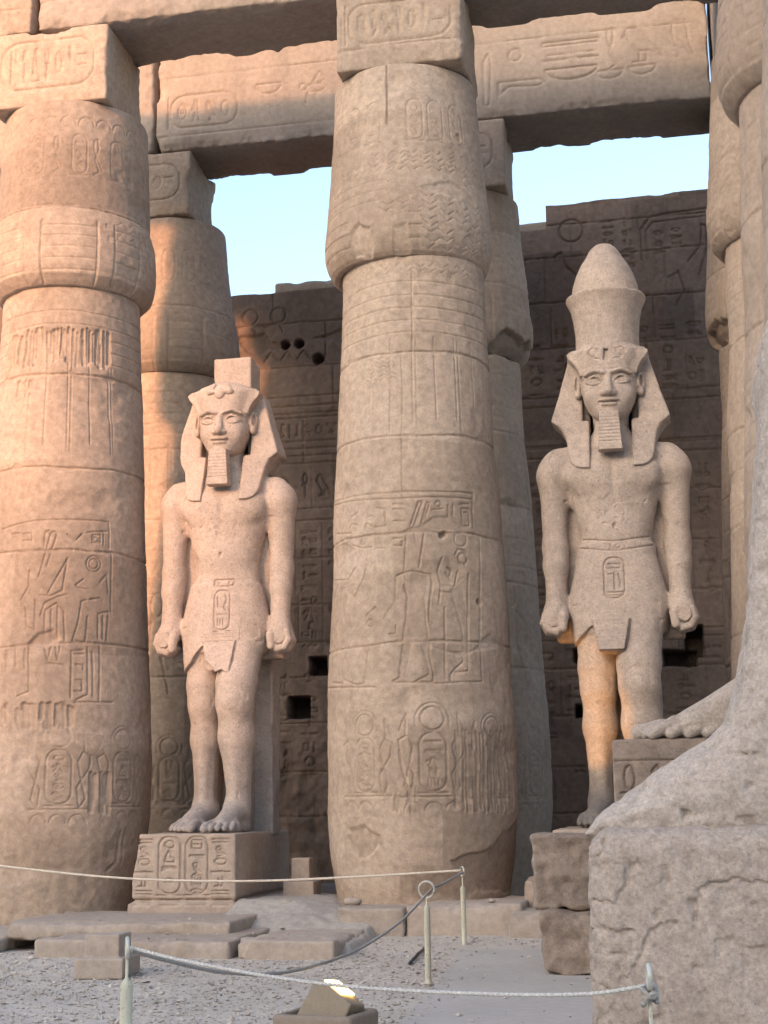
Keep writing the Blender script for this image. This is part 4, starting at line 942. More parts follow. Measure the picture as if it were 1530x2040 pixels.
def body_fn(which, cv):
    TORSO = [(2.55, .62, .40, 0.0), (2.95, .655, .40, 0.0), (3.3, .585, .37, 0.0), (3.62, .505, .335, 0.0), (3.88, .47, .31, 0.0), (4.2, .545, .35, 0.0), (4.55, .62, .39, -.01), (4.82, .665, .385, .0), (5.03, .62, .32, .03), (5.18, .44, .26, .03), (5.32, .27, .23, .0)]
    KILT = [(2.12, .59, .40, -.06), (2.5, .625, .42, -.04), (2.95, .665, .41, 0.0), (3.35, .59, .375, 0.0), (3.56, .535, .345, 0.0)]
    HEAD = [(5.46, .15, .16, -.25), (5.52, .225, .26, -.19), (5.60, .285, .305, -.16), (5.72, .34, .335, -.13), (5.85, .372, .345, -.12), (6.0, .38, .345, -.12), (6.2, .372, .34, -.11), (6.38, .35, .32, -.08), (6.5, .2, .2, -.05)]
    def fn(x, y, z):
        d = d_loft(x, y, z, TORSO, 2.3)
        # chest: collar, pectorals, belly
        for s in (-1, 1):
            d = smin(d, d_ell(x, y, z, (s * .31, -.24, 4.70), (.32, .17, .25)), .10)
            d = smin(d, d_cone(x, y, z, (s * .12, -.12, 5.10), (s * .72, .03, 5.02), .13, .14), .12)
            d = smin(d, d_ell(x, y, z, (s * .33, -.405, 4.66), (.025, .02, .025)), .01)
            # arm
            sh = d_ell(x, y, z, (s * .79, .02, 4.84), (.23, .225, .26))
            ar = smin(sh, d_cone(x, y, z, (s * .832, .02, 4.72), (s * .825, .02, 3.75), .198, .166), .17)
            ar = smin(ar, d_cone(x, y, z, (s * .825, .02, 3.78), (s * .83, -.03, 3.5), .168, .158), .10)
            ar = smin(ar, d_cone(x, y, z, (s * .83, -.03, 3.5), (s * .84, -.10, 2.98), .157, .124), .10)
            # fist: back of hand, four curled fingers of unequal length, thumb, the rod it grips
            hc = (s * .85, -.13, 2.76)
            ha = d_box(x, y, z, (hc[0] + s * .02, hc[1] + .02, hc[2] + .03), (.125, .17, .17), .09)
            ar = smin(ar, smin(ha, d_cone(x, y, z, (s * .84, -.10, 3.0), (s * .85, -.11, 2.86), .122, .14), .08), .06)
            for q, (yy, rr, sc) in enumerate(((-.255, .052, .97), (-.155, .056, 1.05), (-.055, .055, 1.0), (.04, .048, .88))):
                pts = [(hc[0] + s * .12 * sc, hc[2] + .06), (hc[0] + s * .15 * sc, hc[2] - .05), (hc[0] + s * .09 * sc, hc[2] - .16 * sc), (hc[0] - s * .02, hc[2] - .185 * sc), (hc[0] - s * .085, hc[2] - .12)]
                for a, b in zip(pts[:-1], pts[1:]):
                    ar = smin(ar, d_cone(x, y, z, (a[0], yy, a[1]), (b[0], yy, b[1]), rr, rr * .95), .014)
            tp = [(hc[0] - s * .09, -.16, 2.90), (hc[0] - s * .115, -.27, 2.78), (hc[0] - s * .105, -.295, 2.62)]
            for a, b in zip(tp[:-1], tp[1:]): ar = smin(ar, d_cone(x, y, z, a, b, .062, .054), .02)
            rod = np.maximum(np.hypot((x - hc[0] - s * .015) / .085, (z - hc[2] - .0) / .115) - 1, 0) * .085
            rod = np.maximum(np.hypot((x - hc[0] - s * .015), (z - hc[2]) * .78) - .085, np.abs(y + .14) - (.185 if (s > 0) == (which == 1) else .165))
            ar = smin(ar, rod, .008)
            d = smin(d, ar, .12)
            # stone left between arm and body
            d = smin(d, d_box(x, y, z, (s * .62, .20, 3.55), (.24, .13, 1.08), .05), .03)
        d = smin(d, d_ell(x, y, z, (0, -.20, 3.95), (.34, .15, .3)), .12)
        # navel groove of the chest
        d = d + .022 * np.exp(-(x / .05) ** 2) * sstep(4.1, 4.4, z) * sstep(4.95, 4.6, z) * (y < 0)
        # legs
        for s, fy, hx, q in ((-1, .0, -.315, .95), (1, -.34, .235, 1.06)):
            lg = d_cone(x, y, z, (s * .29, -.02, 2.9), (hx, fy * .75 - .06, 2.1), .33, .262 * q)
            lg = smin(lg, d_cone(x, y, z, (hx, fy * .75 - .06, 2.1), (hx, fy - .05, 1.82), .262 * q, .245 * q), .10)
            knee = d_ell(x, y, z, (hx - s * .01, fy - .20 * q, 1.88), (.135, .095, .16))
            lg = smin(lg, knee, .035)
            lg = lg + .007 * np.exp(-((np.hypot((x - hx + s * .01) / .165, (z - 1.87) / .185) - 1) / .10) ** 2) * (y < fy - .1)
            lg = smin(lg, d_cone(x, y, z, (hx, fy - .03, 1.82), (hx + s * .005, fy + .05, 1.32), .235 * q, .235 * q), .10)
            lg = smin(lg, d_cone(x, y, z, (hx + s * .005, fy + .05, 1.32), (hx + (.04 if s > 0 else -.02), fy + .07, .42), .235 * q, .155 * q), .10)
            lg = smin(lg, d_cone(x, y, z, (hx + s * .01, fy - .12 * q, 1.72), (hx + .02 * (s > 0), fy - .05, .5), .115 * q, .09), .05)
            for t in (-1, 1): lg = smin(lg, d_ell(x, y, z, (hx + t * .13, fy + .06, .33), (.05, .06, .06)), .05)
            lg = smin(lg, d_cone(x, y, z, (hx + .02 * s, fy + .07, .45), (hx + .02 * s, fy + .1, .13), .155 * q, .16), .08)
            # foot with five toes
            fx = hx + s * .01; tx = hx + (-.10 if s < 0 else -.03)
            lg = smin(lg, d_cone(x, y, z, (fx, fy + .0, .29), (tx, fy - .52, .11), .185, .11), .10)
            lg = smin(lg, d_box(x, y, z, ((fx + tx) / 2, fy - .22, .055), (.19, .42, .06), .05), .08)
            lg = smin(lg, d_cone(x, y, z, (tx - .13, fy - .36, .1), (tx + .13, fy - .36, .08), .095, .09), .08)
            for k in range(5):
                kx = tx - s * .155 + s * .083 * k
                L = (.84, .83, .79, .73, .66)[k]; rr = (.066, .050, .047, .044, .042)[k]
                lg = smin(lg, d_cone(x, y, z, (kx * .85 + tx * .15, fy - .48, .125), (kx, fy - L + .10, .095), rr, rr * .95), .010)
                lg = smin(lg, d_cone(x, y, z, (kx, fy - L + .10, .095), (kx, fy - L + .02, .06), rr * .95, rr * .95), .010)
            # bridging stone from the leg back to the pillar
            lg = smin(lg, d_box(x, y, z, (hx * .9, .28 + fy * .2, 1.2), (.10, .34 - fy * .35, 1.3), .04), .05)
            d = smin(d, lg, .06)
        # kilt with flared triangular front panel
        k0 = d_loft(x, y, z, KILT, 2.5)
        px0 = -.32 if which == 1 else -.235
        pk = 2.66 if which == 1 else 2.62
        hem = np.where(x < px0 + .07, np.where(x < px0, pk - (px0 - x) * .85 - .25 * (px0 - x) ** 2, pk - (x - px0) * 5.2), 2.28)
        if which == 0: hem = hem + .03 * noise3(x, z * 0, z * 0, 9, 3)
        k0 = smax(k0, hem - z, .012)
        k0 = np.where(x > .14, smax(k0, 2.50 - z, .16), k0)
        pc = -.095 if which == 1 else .03
        pw = .175 + .06 * np.clip((z - 2.28) / .4, 0, 1)
        zb = 2.285 if which == 1 else 2.25 + np.maximum(.0, -(x - .0) * 1.1) + .02 * noise3(x, z, z * 0, 11, 8)
        pan = np.maximum(np.maximum(np.abs(x - pc) - pw, np.maximum(zb - z, z - 2.70)), np.abs(y + .27 + .27 * (2.7 - z)) - .205)
        k0 = smin(k0, pan, .05)
        d = smin(d, k0, .02)
        d = smin(d, d_loft(x, y, z, [(3.5, .535, .35, 0), (3.76, .525, .345, 0)], 2.3), .012) if which == 1 else d
        # neck and head
        d = smin(d, d_cone(x, y, z, (0, .02, 5.0), (0, -.06, 5.6), .24, .245), .08)
        hd = d_loft(x, y, z, HEAD, 2.15)
        hd = smin(hd, d_ell(x, y, z, (0, -.395, 5.505), (.10, .075, .075)), .06)
        for s in (-1, 1):
            hd = smin(hd, d_ell(x, y, z, (s * .20, -.33, 5.80), (.12, .10, .13)), .10)
            hd = smax(hd, -d_ell(x, y, z, (s * .178, -.50, 5.99), (.14, .088, .072)), .045)
            hd = smin(hd, d_ell(x, y, z, (s * .18, -.388, 5.978), (.112, .058, .058)), .010)
            for lid, lr in (([(.072, -.43, 5.972), (.13, -.452, 6.028), (.185, -.455, 6.04), (.245, -.428, 6.02), (.30, -.37, 5.975)], .019), ([(.072, -.43, 5.972), (.14, -.446, 5.932), (.20, -.445, 5.926), (.255, -.415, 5.945), (.30, -.37, 5.975)], .013)):
                for a, b in zip(lid[:-1], lid[1:]):
                    hd = smin(hd, d_cone(x, y, z, (s * a[0], a[1], a[2]), (s * b[0], b[1], b[2]), lr, lr), .008)
            for a, b in (((.055, -.462, 6.088), (.17, -.452, 6.118)), ((.17, -.452, 6.118), (.30, -.385, 6.078))):
                hd = smin(hd, d_cone(x, y, z, (s * a[0], a[1], a[2]), (s * b[0], b[1], b[2]), .026, .022), .03)
            hd = smin(hd, d_ell(x, y, z, (s * .066, -.478, 5.79), (.046, .05, .038)), .022)
            # ear
            ea = d_ell(x, y, z, (s * .425, -.12, 5.99), (.062, .10, .17))
            ea = smax(ea, -d_ell(x, y, z, (s * .445, -.19, 6.02), (.032, .085, .10)), .015)
            ea = smin(ea, d_ell(x, y, z, (s * .43, -.16, 5.855), (.042, .055, .055)), .03)
            ea = smin(ea, d_ell(x, y, z, (s * .40, -.17, 5.98), (.02, .05, .05)), .02)
            hd = smin(hd, ea, .015)
        hd = smin(hd, d_cone(x, y, z, (0, -.43, 6.07), (0, -.53, 5.81), .036, .062), .032)
        hd = smin(hd, d_ell(x, y, z, (0, -.455, 5.695), (.125, .052, .034)), .012)
        hd = smin(hd, d_ell(x, y, z, (0, -.450, 5.635), (.108, .052, .034)), .012)
        for s in (-1, 1): hd = smax(hd, -d_ell(x, y, z, (s * .036, -.535, 5.745), (.016, .03, .012)), .01)
        if which == 0:   # broken bridge of the nose, chin scar
            n = noise3(x, y, z, 14, 5)
            hd = smax(hd, -(d_ell(x, y, z, (-.07, -.52, 5.86), (.055, .05, .07)) + .015 * n), .02)
        d = smin(d, hd, .03)
        d = d - cv.sample(x, z) * (y < -.12) * sstep(.66, .60, np.abs(x)) * (z > 2.0)
        # granite wear
        d = d + .0035 * noise3(x, y, z, 9, 4) + .006 * noise3(x, y, z, 2.3, 8)
        d = d + np.maximum(noise3(x, y, z, 13, 77) - .72, 0) * .05
        bel = np.exp(-((x / .35) ** 2 + ((z - 4.25) / .3) ** 2))
        d = d + bel * .007 * noise3(x, y, z, 22, 6)
        return d
    return fn

def nemes_fn(which, cvh):
    wing = [(.25, 6.56), (.45, 6.50), (.555, 6.43), (.60, 6.24), (.70, 5.88), (.80, 5.58), (.81, 5.50), (.74, 5.455), (.66, 5.36), (.61, 5.24), (.52, 5.20), (.29, 5.30)]
    lap = [(.285, 5.56), (.285, 4.765), (.41, 4.77), (.49, 4.80), (.545, 4.865), (.575, 4.96), (.595, 5.12), (.62, 5.28), (.68, 5.40), (.76, 5.46), (.81, 5.51), (.80, 5.56)]
    flare = [(.20, 6.50), (.50, 6.47), (.56, 6.42), (.53, 6.36), (.455, 6.27), (.405, 6.17), (.385, 6.06), (.20, 6.06)]
    top = 6.58 if which == 1 else 6.56
    CAPT = [(6.10, .375, .352, -.10), (6.22, .40, .36, -.095), (6.34, .44, .375, -.085), (6.44, .455, .38, -.075), (6.52, .41, .36, -.06), (top, .33, .32, -.04), (top + .05, .22, .25, -.03)]
    def fn(x, y, z):
        ax = np.abs(x)
        d = d_loft(x, y, z, CAPT, 2.3)
        # side wings: the front face comes forward towards its lower edge, hollow behind the ear
        yf = -.01 - .17 * np.clip((6.45 - z) / .95, 0, 1)
        ww = smax(d_poly2(ax, z, wing), np.maximum(yf - y, y - .36), .035)
        if which == 0:
            ww = np.where(x < 0, smax(ww, ax - .70 + .04 * noise3(x, y, z, 5, 4), .02), ww)
        d = smin(d, ww, .03)
        d = smin(d, np.maximum(d_poly2(ax, z, flare), np.abs(y + .10) - .16 - .06 * np.clip((.5 - ax) * 6, 0, 1)), .03)
        yl = np.where(z > 5.15, -.31 + .13 * np.clip((z - 5.15) / .37, 0, 1.2), -.31 - .135 * np.clip((5.15 - z) / .35, 0, 1.2))
        yl = yl + .45 * np.clip(ax - .32, 0, 1) ** 1.5 * sstep(5.5, 5.2, z)
        ll = smax(d_poly2(ax, z, lap), np.maximum(yl - y, y - .1), .025)
        if which == 0: ll = np.where(x < 0, smax(ll, ax - .70 + .04 * noise3(x, y, z, 5, 4), .02), ll)
        d = smin(d, ll, .012)
        d = smax(d, -np.maximum(np.maximum(ax - .375, np.maximum(z - 6.08, 5.50 - z)), y - .02), .06)
        band = sstep(.012, .0, np.abs(z - 6.19)) * (y < -.2) * (.8 if which == 1 else .0)
        d = d + .008 * band
        d = d - cvh.sample(x, z) * (y < -.25) * (z > 6.1)
        d = d + .003 * noise3(x, y, z, 9, 14) + .005 * noise3(x, y, z, 2.5, 18)
        return d
    return fn

def make_statue(which, loc, scale, label):
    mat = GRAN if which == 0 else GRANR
    t = thing("standing_statue", label, "statue", loc, "standing stone kings between the columns")
    cv = statue_canvas(which)
    put("body", sdf_mesh("body", body_fn(which, cv), (-1.12, -1.25, -.06), (1.12, .72, 6.62), .0125), mat, t)
    ch = Canvas(-.7, .7, 6.0, 6.8, .006)
    if which == 1:
        ch.poly([(-.045, 6.27), (.02, 6.25), (.025, 6.56), (-.03, 6.60)], .06, .012)
        for s in (-1, 1): ch.ring(s * .19, 6.38, .06, .014, .02, a0=0, a1=5); ch.ring(s * .13, 6.47, .05, .014, .018, a0=1, a1=5); ch.line([(s * .2, 6.3), (s * .1, 6.28)], .012, .016)
    put("headdress", sdf_mesh("headdress", nemes_fn(which, ch), (-.88, -.56, 4.72), (.88, .42, 6.72), .0125), mat, t)
    def beard(x, y, z):
        k = .132 + .03 * (5.5 - z) / .5
        d = np.maximum(np.maximum(np.abs(x) - k, np.abs(y + .46) - (.105 - .02 * (z - 5))), np.maximum(4.985 - z, z - 5.515))
        rib = np.abs(((z * 21) % 1.0) - .5) * 2
        return d + .009 * sstep(.6, 1.0, rib) * (z < 5.44) * (z > 5.06) + .003 * noise3(x, y, z, 10, 3)
    put("beard", sdf_mesh("beard", beard, (-.22, -.62, 4.92), (.22, -.3, 5.56), .008), mat, t)
    top = 7.1 if which == 0 else 6.4
    def pillar(x, y, z):
        if which == 0:
            lowp = d_box(x, y, z, (0.02, .60, 3.0), (.56, .20, 3.05), .02)
            up = d_box(x, y, z, (.03, .34, 6.62), (.30, .27, .47), .03)
            up = smin(up, d_box(x, y, z, (.08, .22, 6.35), (.24, .18, .2), .08), .06)
            d = smin(lowp, up, .03)
        else:
            d = d_box(x, y, z, (0, .58, 3.2), (.5, .20, 3.25), .02)
        return d + .014 * fbm3(x, y, z, 4, 3, 6) + .05 * np.maximum(fbm3(x, y, z, 2.2, 3, 9) - .12, 0)
    p = put("back_pillar", sdf_mesh("back_pillar", pillar, (-.64, .02, -.08), (.66, .88, top + .2), .02), mat, t)
    if which == 1:
        CR = [(6.42, .445, .445, .0), (6.7, .44, .44, .01), (6.95, .46, .46, .01), (7.12, .495, .495, .01), (7.25, .555, .555, .01), (7.29, .56, .56, .01)]
        BU = [(7.0, .46, .46, .01), (7.28, .475, .475, .01), (7.45, .455, .455, .01), (7.62, .405, .405, .01), (7.78, .33, .33, .01), (7.92, .235, .235, .01), (8.0, .16, .16, .01), (8.05, .10, .10, .01)]
        def crown(x, y, z):
            a = d_loft(x, y, z, CR, 2.0)
            b = d_loft(x, y, z, BU, 2.0)
            a = smax(a, -(d_loft(x, y, z, [(7.27, .525, .525, .01), (7.45, .60, .60, .01)], 2.0)), .008)
            b = smin(b, d_ell(x, y, z, (0, .01, 7.93), (.21, .21, .155)), .08)
            return smin(a, b, .01) + .003 * noise3(x, y, z, 8, 3) + .02 * np.maximum(noise3(x, y, z, 5, 9) - .55, 0)
        put("crown", sdf_mesh("crown", crown, (-.64, -.64, 6.36), (.64, .64, 8.16), .0125), mat, t)
    else:
        def coil(x, y, z):
            d = d_ell(x, y, z, (.0, -.455, 6.38), (.075, .05, .085))
            for s in (-1, 1):
                d = smin(d, d_cone(x, y, z, (s * .06, -.455, 6.41), (s * .16, -.44, 6.41), .035, .045), .02)
                d = smin(d, d_cone(x, y, z, (s * .16, -.44, 6.41), (s * .10, -.42, 6.51), .045, .04), .02)
            return d + .006 * noise3(x, y, z, 16, 3)
        tag(put("uraeus", sdf_mesh("uraeus", coil, (-.3, -.56, 6.2), (.3, -.36, 6.56), .008), mat, t), "worn serpent coil, its hood broken away")
    t.scale = (scale, scale, scale)
    return t

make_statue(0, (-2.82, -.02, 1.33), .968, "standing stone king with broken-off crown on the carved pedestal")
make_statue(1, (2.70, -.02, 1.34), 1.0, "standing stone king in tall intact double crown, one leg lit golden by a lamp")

# carved pedestal of the crownless king
cvp = Canvas(-.8, .8, -.05, 1.1, .006); rp = random.Random(4)
for x in (-.36, .0, .36): pass
for i, x in enumerate((-.52, -.17, .2, .52)):
    if i in (1, 2):
        cvp.rrect(x, .60, .30, .72, .13, .014, .026); cvp.line([(x - .17, .22), (x + .17, .22)], .013, .024)
        names = (['disc', 'seated', 'arm', 'loaf'] if i == 1 else ['box', 'bar', 'cobra', 'comb', 'eye'])
        for k, g in enumerate(names): glyph(cvp, g, x, .86 - .15 * k, .2, .15, .013, .026)
    else:
        for k, g in enumerate(['bar2', 'cobra', 'disc', 'bolt', 'leg', 'bar2']): glyph(cvp, g, x, .90 - .13 * k, .24, .13, .013, .026)
for z in (.10, .16): cvp.line([(-.66, z), (-.42, z)], .012, .022); cvp.line([(-.3, z), (-.02, z)], .012, .022); cvp.line([(.06, z), (.34, z)], .012, .022); cvp.line([(.42, z), (.66, z)], .012, .022)
def ped_fn():
    base = None
    def fn(x, y, z):
        # upper left corner knocked off, foot recessed by decay
        hx = .725
        d = d_box(x, y, z, (0, 0, .5), (hx, 1.35, .5), .025)
        d = smax(d, -(x + .70 - .16 * np.clip(z - .35, 0, 1) + .03 * fbm3(x, y, z, 4, 3, 5)) - 0.0 * z, .03)
        n = fbm3(x, y, z, 3.5, 3, 7)
        d = smin(d, d_box(x, y, z, (.0, .0, .06), (.735, 1.40, .085), .02), .01)
        cut = np.exp(-((z - .155 - .03 * n) / .03) ** 2) * .03
        e = np.exp(-np.maximum(np.maximum(hx - np.abs(x), 0) + np.maximum(1.35 - np.abs(y), 0), 0) / .08)
        d = d + cut + .008 * n + .07 * e * np.maximum(fbm3(x, y, z, 2.0, 3, 11) + .05, 0)
        return d - cvp.sample(x, z) * sstep(-1.2, -1.3, y) * (z > .02)
    return fn
o = put("statue_pedestal", sdf_mesh("statue_pedestal", ped_fn(), (-.84, -1.5, -.06), (.84, 1.5, 1.08), .014), PEDM, None, (-3.0, .0, .335))
tag(o, "pedestal with four columns of deep hieroglyphs under the crownless statue", "pedestal")
o = put("statue_pedestal", rough_block("statue_pedestal", (1.95, 2.5, 1.08), .03, .03, .012, .10, 19), PEDM, None, (2.77, .0, .26))
tag(o, "pedestal under the crowned statue, mostly hidden behind rough blocks", "pedestal")

# ------------------------------------------------------------------ seated colossi at the right
def leg_profile(pts, y0, hw, rnd, x, y, z):
    d2 = d_poly2(x, z, pts)
    qa = d2 + rnd; qb = np.abs(y - y0) - hw + rnd
    return np.sqrt(np.maximum(qa, 0) ** 2 + np.maximum(qb, 0) ** 2) + np.minimum(np.maximum(qa, qb), 0) - rnd
CRACKS = [[(-.40, .95), (-.38, 1.07), (-.36, 1.13), (-.33, 1.17), (-.25, 1.19), (-.12, 1.2), (.01, 1.18), (.3, 1.2), (.7, 1.1)], [(-.72, .74), (-.66, .87), (-.62, .92), (-.55, .97), (-.48, .965)], [(-.82, 1.07), (-.78, 1.13), (-.73, 1.21), (-.73, 1.27), (-.67, 1.29)], [(-.84, .93), (-.73, .92)], [(-.93, 1.09), (-.83, 1.07)]]
def colossus():
    ox, oy = 3.9, -11.1
    t = thing("seated_colossus", "huge eroded granite foot and shin of a seated colossus on a rough base, right foreground", "statue", (ox, oy, 0))
    LEG = [(-.99, 1.44), (-.93, 1.53), (-.73, 1.68), (-.52, 1.82), (-.25, 1.985), (-.15, 2.085), (-.06, 2.32), (.03, 2.8), (.11, 3.5), (.18, 4.05), (.165, 4.32), (.26, 4.55), (.42, 4.70), (1.0, 4.72), (1.04, 3.7), (.86, 2.9), (.92, 2.2), (1.05, 1.44)]
    def leg(y0, seed):
        def fn(x, y, z):
            d = leg_profile(LEG, y0, .34, .24, x, y, z)
            d = smin(d, d_ell(x, y, z, (.75, y0, 3.4), (.45, .36, .8)), .2)
            pit = np.maximum(noise3(x, y, z, 17, seed + 7) - .45, 0) * .05
            d = smin(d, d_box(x, y, z, (1.05, .12, 1.40), (1.85, .60, .06), .05), .22)
            d = d + .022 * fbm3(x, y, z, 2.2, 4, seed) + .010 * noise3(x, y, z, 13, seed + 4) + pit + .007 * noise3(x, y, z, 27, seed + 9)
            d = d + .035 * np.exp(-((z - 2.92 - .08 * noise3(x, y, z, 3, 5)) / .05) ** 2) * sstep(-.1, .3, x + 0 * z)
            return d
        return fn
    put("leg", sdf_mesh("leg", leg(-.22, 5), (-1.1, -.68, 1.36), (1.3, .2, 4.84), .0145), COLO, t)
    put("leg", sdf_mesh("leg", leg(.52, 9), (-1.1, .06, 1.36), (1.3, .96, 4.84), .024), COLO, t)
    def seat(x, y, z):
        d = d_box(x, y, z, (1.95, .12, 2.8), (.62, .68, 1.4), .06)
        for yy in (-.22, .52): d = smin(d, d_cone(x, y, z, (.6, yy, 4.38), (2.2, yy, 4.45), .36, .40), .1)
        return d + .025 * fbm3(x, y, z, 2, 4, 17)
    put("throne", sdf_mesh("throne", seat, (.2, -.75, 1.3), (2.75, 1.1, 4.95), .035), COLO, t)
    cvb = Canvas(-1.2, 3.3, -.1, 1.7, .008)
    for L in CRACKS:
        P = [L[0]]
        for a, b in zip(L[:-1], L[1:]):
            for w in (.33, .66, 1): P.append((a[0] + (b[0] - a[0]) * w + rng.normal(0, .008), a[1] + (b[1] - a[1]) * w + rng.normal(0, .008)))
        for k, (a, b) in enumerate(zip(P[:-1], P[1:])):
            f = math.sin(math.pi * (k + .7) / (len(P) + .4)); cvb.seg(a, b, .006 + .006 * f * rng.uniform(.4, 1.2), .024)
            cvb.seg((a[0], a[1] - .022), (b[0], b[1] - .022), .02, .008)
    def base(x, y, z):
        d = d_box(x, y, z, (1.05, .12, .72), (2.02, .80, .77), .16)
        n = fbm3(x, y, z, 1.3, 2, 3); n2 = fbm3(x, y, z, 6, 3, 13)
        n3 = np.maximum(noise3(x, y, z, 15, 53) - .35, 0) * .06 + .010 * noise3(x, y, z, 24, 57)
        crack = np.abs(fbm3(x + 5, y * .3, z * 1.4, .9, 3, 23))
        d = d + .02 * n + .009 * n2 + .6 * n3 + .012 * np.exp(-(crack / .010) ** 2) * sstep(-.1, .25, noise3(x, y, z, .7, 81))
        led = np.abs(fbm3(x, y, z * 2.2, 1.6, 3, 33))
        d = d + .022 * np.exp(-(led / .011) ** 2) * sstep(.0, .3, noise3(x, y, z, .8, 83))
        d = d - cvb.sample(x, z) * sstep(-.45, -.6, y)
        # flaked step below the top
        return d + .02 * sstep(.015, -.015, z - .72 - .5 * noise3(x, y, z, .8, 41)) * sstep(-.1, .3, n)
    put("base", sdf_mesh("base", base, (-1.12, -.85, -.15), (3.2, 1.1, 1.62), .0115), COLB, t)
colossus()

def far_colossus():
    ox, oy = 3.9, -6.4
    t = thing("seated_colossus", "smaller-looking granite foot with toes on an inscribed grey block, behind the giant shin", "statue", (ox, oy, 0))
    LEG = [(-.77, 2.19), (-.78, 2.26), (-.70, 2.31), (-.55, 2.36), (-.23, 2.54), (.10, 2.74), (.28, 3.0), (.42, 3.6), (.48, 4.6), (.9, 5.0), (1.3, 4.4), (1.3, 2.19)]
    def leg(x, y, z):
        d = leg_profile(LEG, -.06, .27, .16, x, y, z)
        cut = 1.0
        for k in range(4):
            yy = -.06 - .17 + .0 * k
            cx = -.62 + .16 * k
            d = smin(d, d_cone(x, y, z, (cx + .14, -.24, 2.34), (cx - .06, -.30, 2.235), .062, .05), .015)
        d = smin(d, d_cone(x, y, z, (-.6, -.02, 2.30), (-.80, -.05, 2.26), .085, .075), .02)
        return d + .010 * fbm3(x, y, z, 3, 3, 5)
    put("leg", sdf_mesh("leg", leg, (-.95, -.45, 2.12), (1.45, .3, 5.1), .014), COLO, t)
    cv = Canvas(-1.2, 1.3, 0, 2.3, .006)
    cv.line([(-1.02, 2.0), (1.2, 2.0)], .013, .022)
    glyph(cv, 'ankh', -.90, 1.72, .30, .50, .015, .028); glyph(cv, 'was', -.70, 1.70, .26, .52, .015, .028); cv.ring(-.40, 1.88, .095, .015, .028); glyph(cv, 'reed', -.1, 1.75, .2, .4, .015, .028)
    text_row(cv, .1, 1.1, 1.75, .45, random.Random(2), .015, .025)
    glyph(cv, 'basket', -.4, 1.55, .35, .3, .015, .025); text_row(cv, -1.0, 1.0, 1.1, .4, random.Random(3), .015, .025)
    def base(x, y, z):
        d = d_box(x, y, z, (.06, .10, 1.09), (1.11, .42, 1.105), .03)
        d = d + .008 * fbm3(x, y, z, 3, 4, 3) + .05 * np.exp(-np.maximum(1.11 - np.abs(x - .06) + 2.195 - z, 0) / .06) * np.maximum(fbm3(x, y, z, 3, 2, 8), 0)
        return d - cv.sample(x, z) * sstep(-.2, -.28, y)
    tag(put("base", sdf_mesh("base", base, (-1.15, -.42, -.1), (1.25, .62, 2.26), .014), BLOCK, t), "smooth inscribed block with ankh sign and sun disc")
far_colossus()

# ------------------------------------------------------------------ loose stones, steps and blocks
def block(name, label, cat, loc, size, mat, seed, group=None, **k):
    o = put(name, rough_block(name, size, seed=seed, **k), mat, None, loc)
    return tag(o, label, cat, group)
block("step_slab", "long upper step slab directly under the carved pedestal", "stone slab", (-3.3, -1.9, .10), (2.85, 2.0, .24), SLABM, 81, "step slabs before the columns", h=.022, chip=.22, amp=.016)
block("step_slab", "long lower step slab behind the small stepped stone block", "stone slab", (-2.80, -2.45, -.06), (2.35, 2.5, .26), SLABM, 82, "step slabs before the columns", h=.022, chip=.10, amp=.012)
block("step_slab", "lower step slab with a broken dark right end, beside the gravel", "stone slab", (-1.02, -2.65, -.06), (1.18, 2.0, .25), SLABM, 83, "step slabs before the columns", h=.02, chip=.34, amp=.022)
block("rough_ledge", "uneven pitted stone ledge at the foot of the sunlit column", "stone slab", (-6.6, -1.95, -.06), (3.8, 2.5, .22), SLABM, 84, None, h=.024, chip=.25, amp=.03)
block("plinth_stone", "sand-worn plinth stone under the left front of the central column", "stone block", (-.42, -.95, .0), (.86, 1.7, .42), SLABM, 85, "plinth stones of the central column", h=.02, chip=.28, amp=.025)
block("plinth_stone", "larger grey plinth stone under the right front of the central column, behind the rope posts", "stone block", (.72, -.80, -.05), (1.46, 1.9, .52), SLABM, 86, "plinth stones of the central column", h=.02, chip=.30, amp=.02)
block("rough_block", "weathered stone block topmost of the two stacked left of the giant foot", "stone block", (2.42, -4.55, .635), (.92, 1.5, .70), BLOCK, 87, "rough stacked blocks", h=.013, chip=.34, amp=.028, bed=.02)
block("rough_block", "weathered stone block at the bottom of the stack, beside the path", "stone block", (2.46, -4.6, .0), (.90, 1.6, .635), BLOCK, 88, "rough stacked blocks", h=.013, chip=.26, amp=.028, under=.03, bed=.02)
block("pale_block", "pale buff block with sloping top, between gravel and the stacked blocks", "stone block", (1.72, -1.5, -.02), (.95, .95, .42), SLABM, 89, None, h=.016, chip=.18, amp=.012, taper=.12)
block("step_block", "lower pale step block at the right foot of the central column", "stone block", (1.78, -.6, .26), (.80, .7, .46), PEDM, 90, "small step blocks", h=.018, chip=.10)
block("step_block", "upper pale step block beside the dark gap behind the crowned statue's pedestal", "stone block", (1.75, .9, .26), (.46, .6, .84), PEDM, 91, "small step blocks", h=.018, chip=.10)
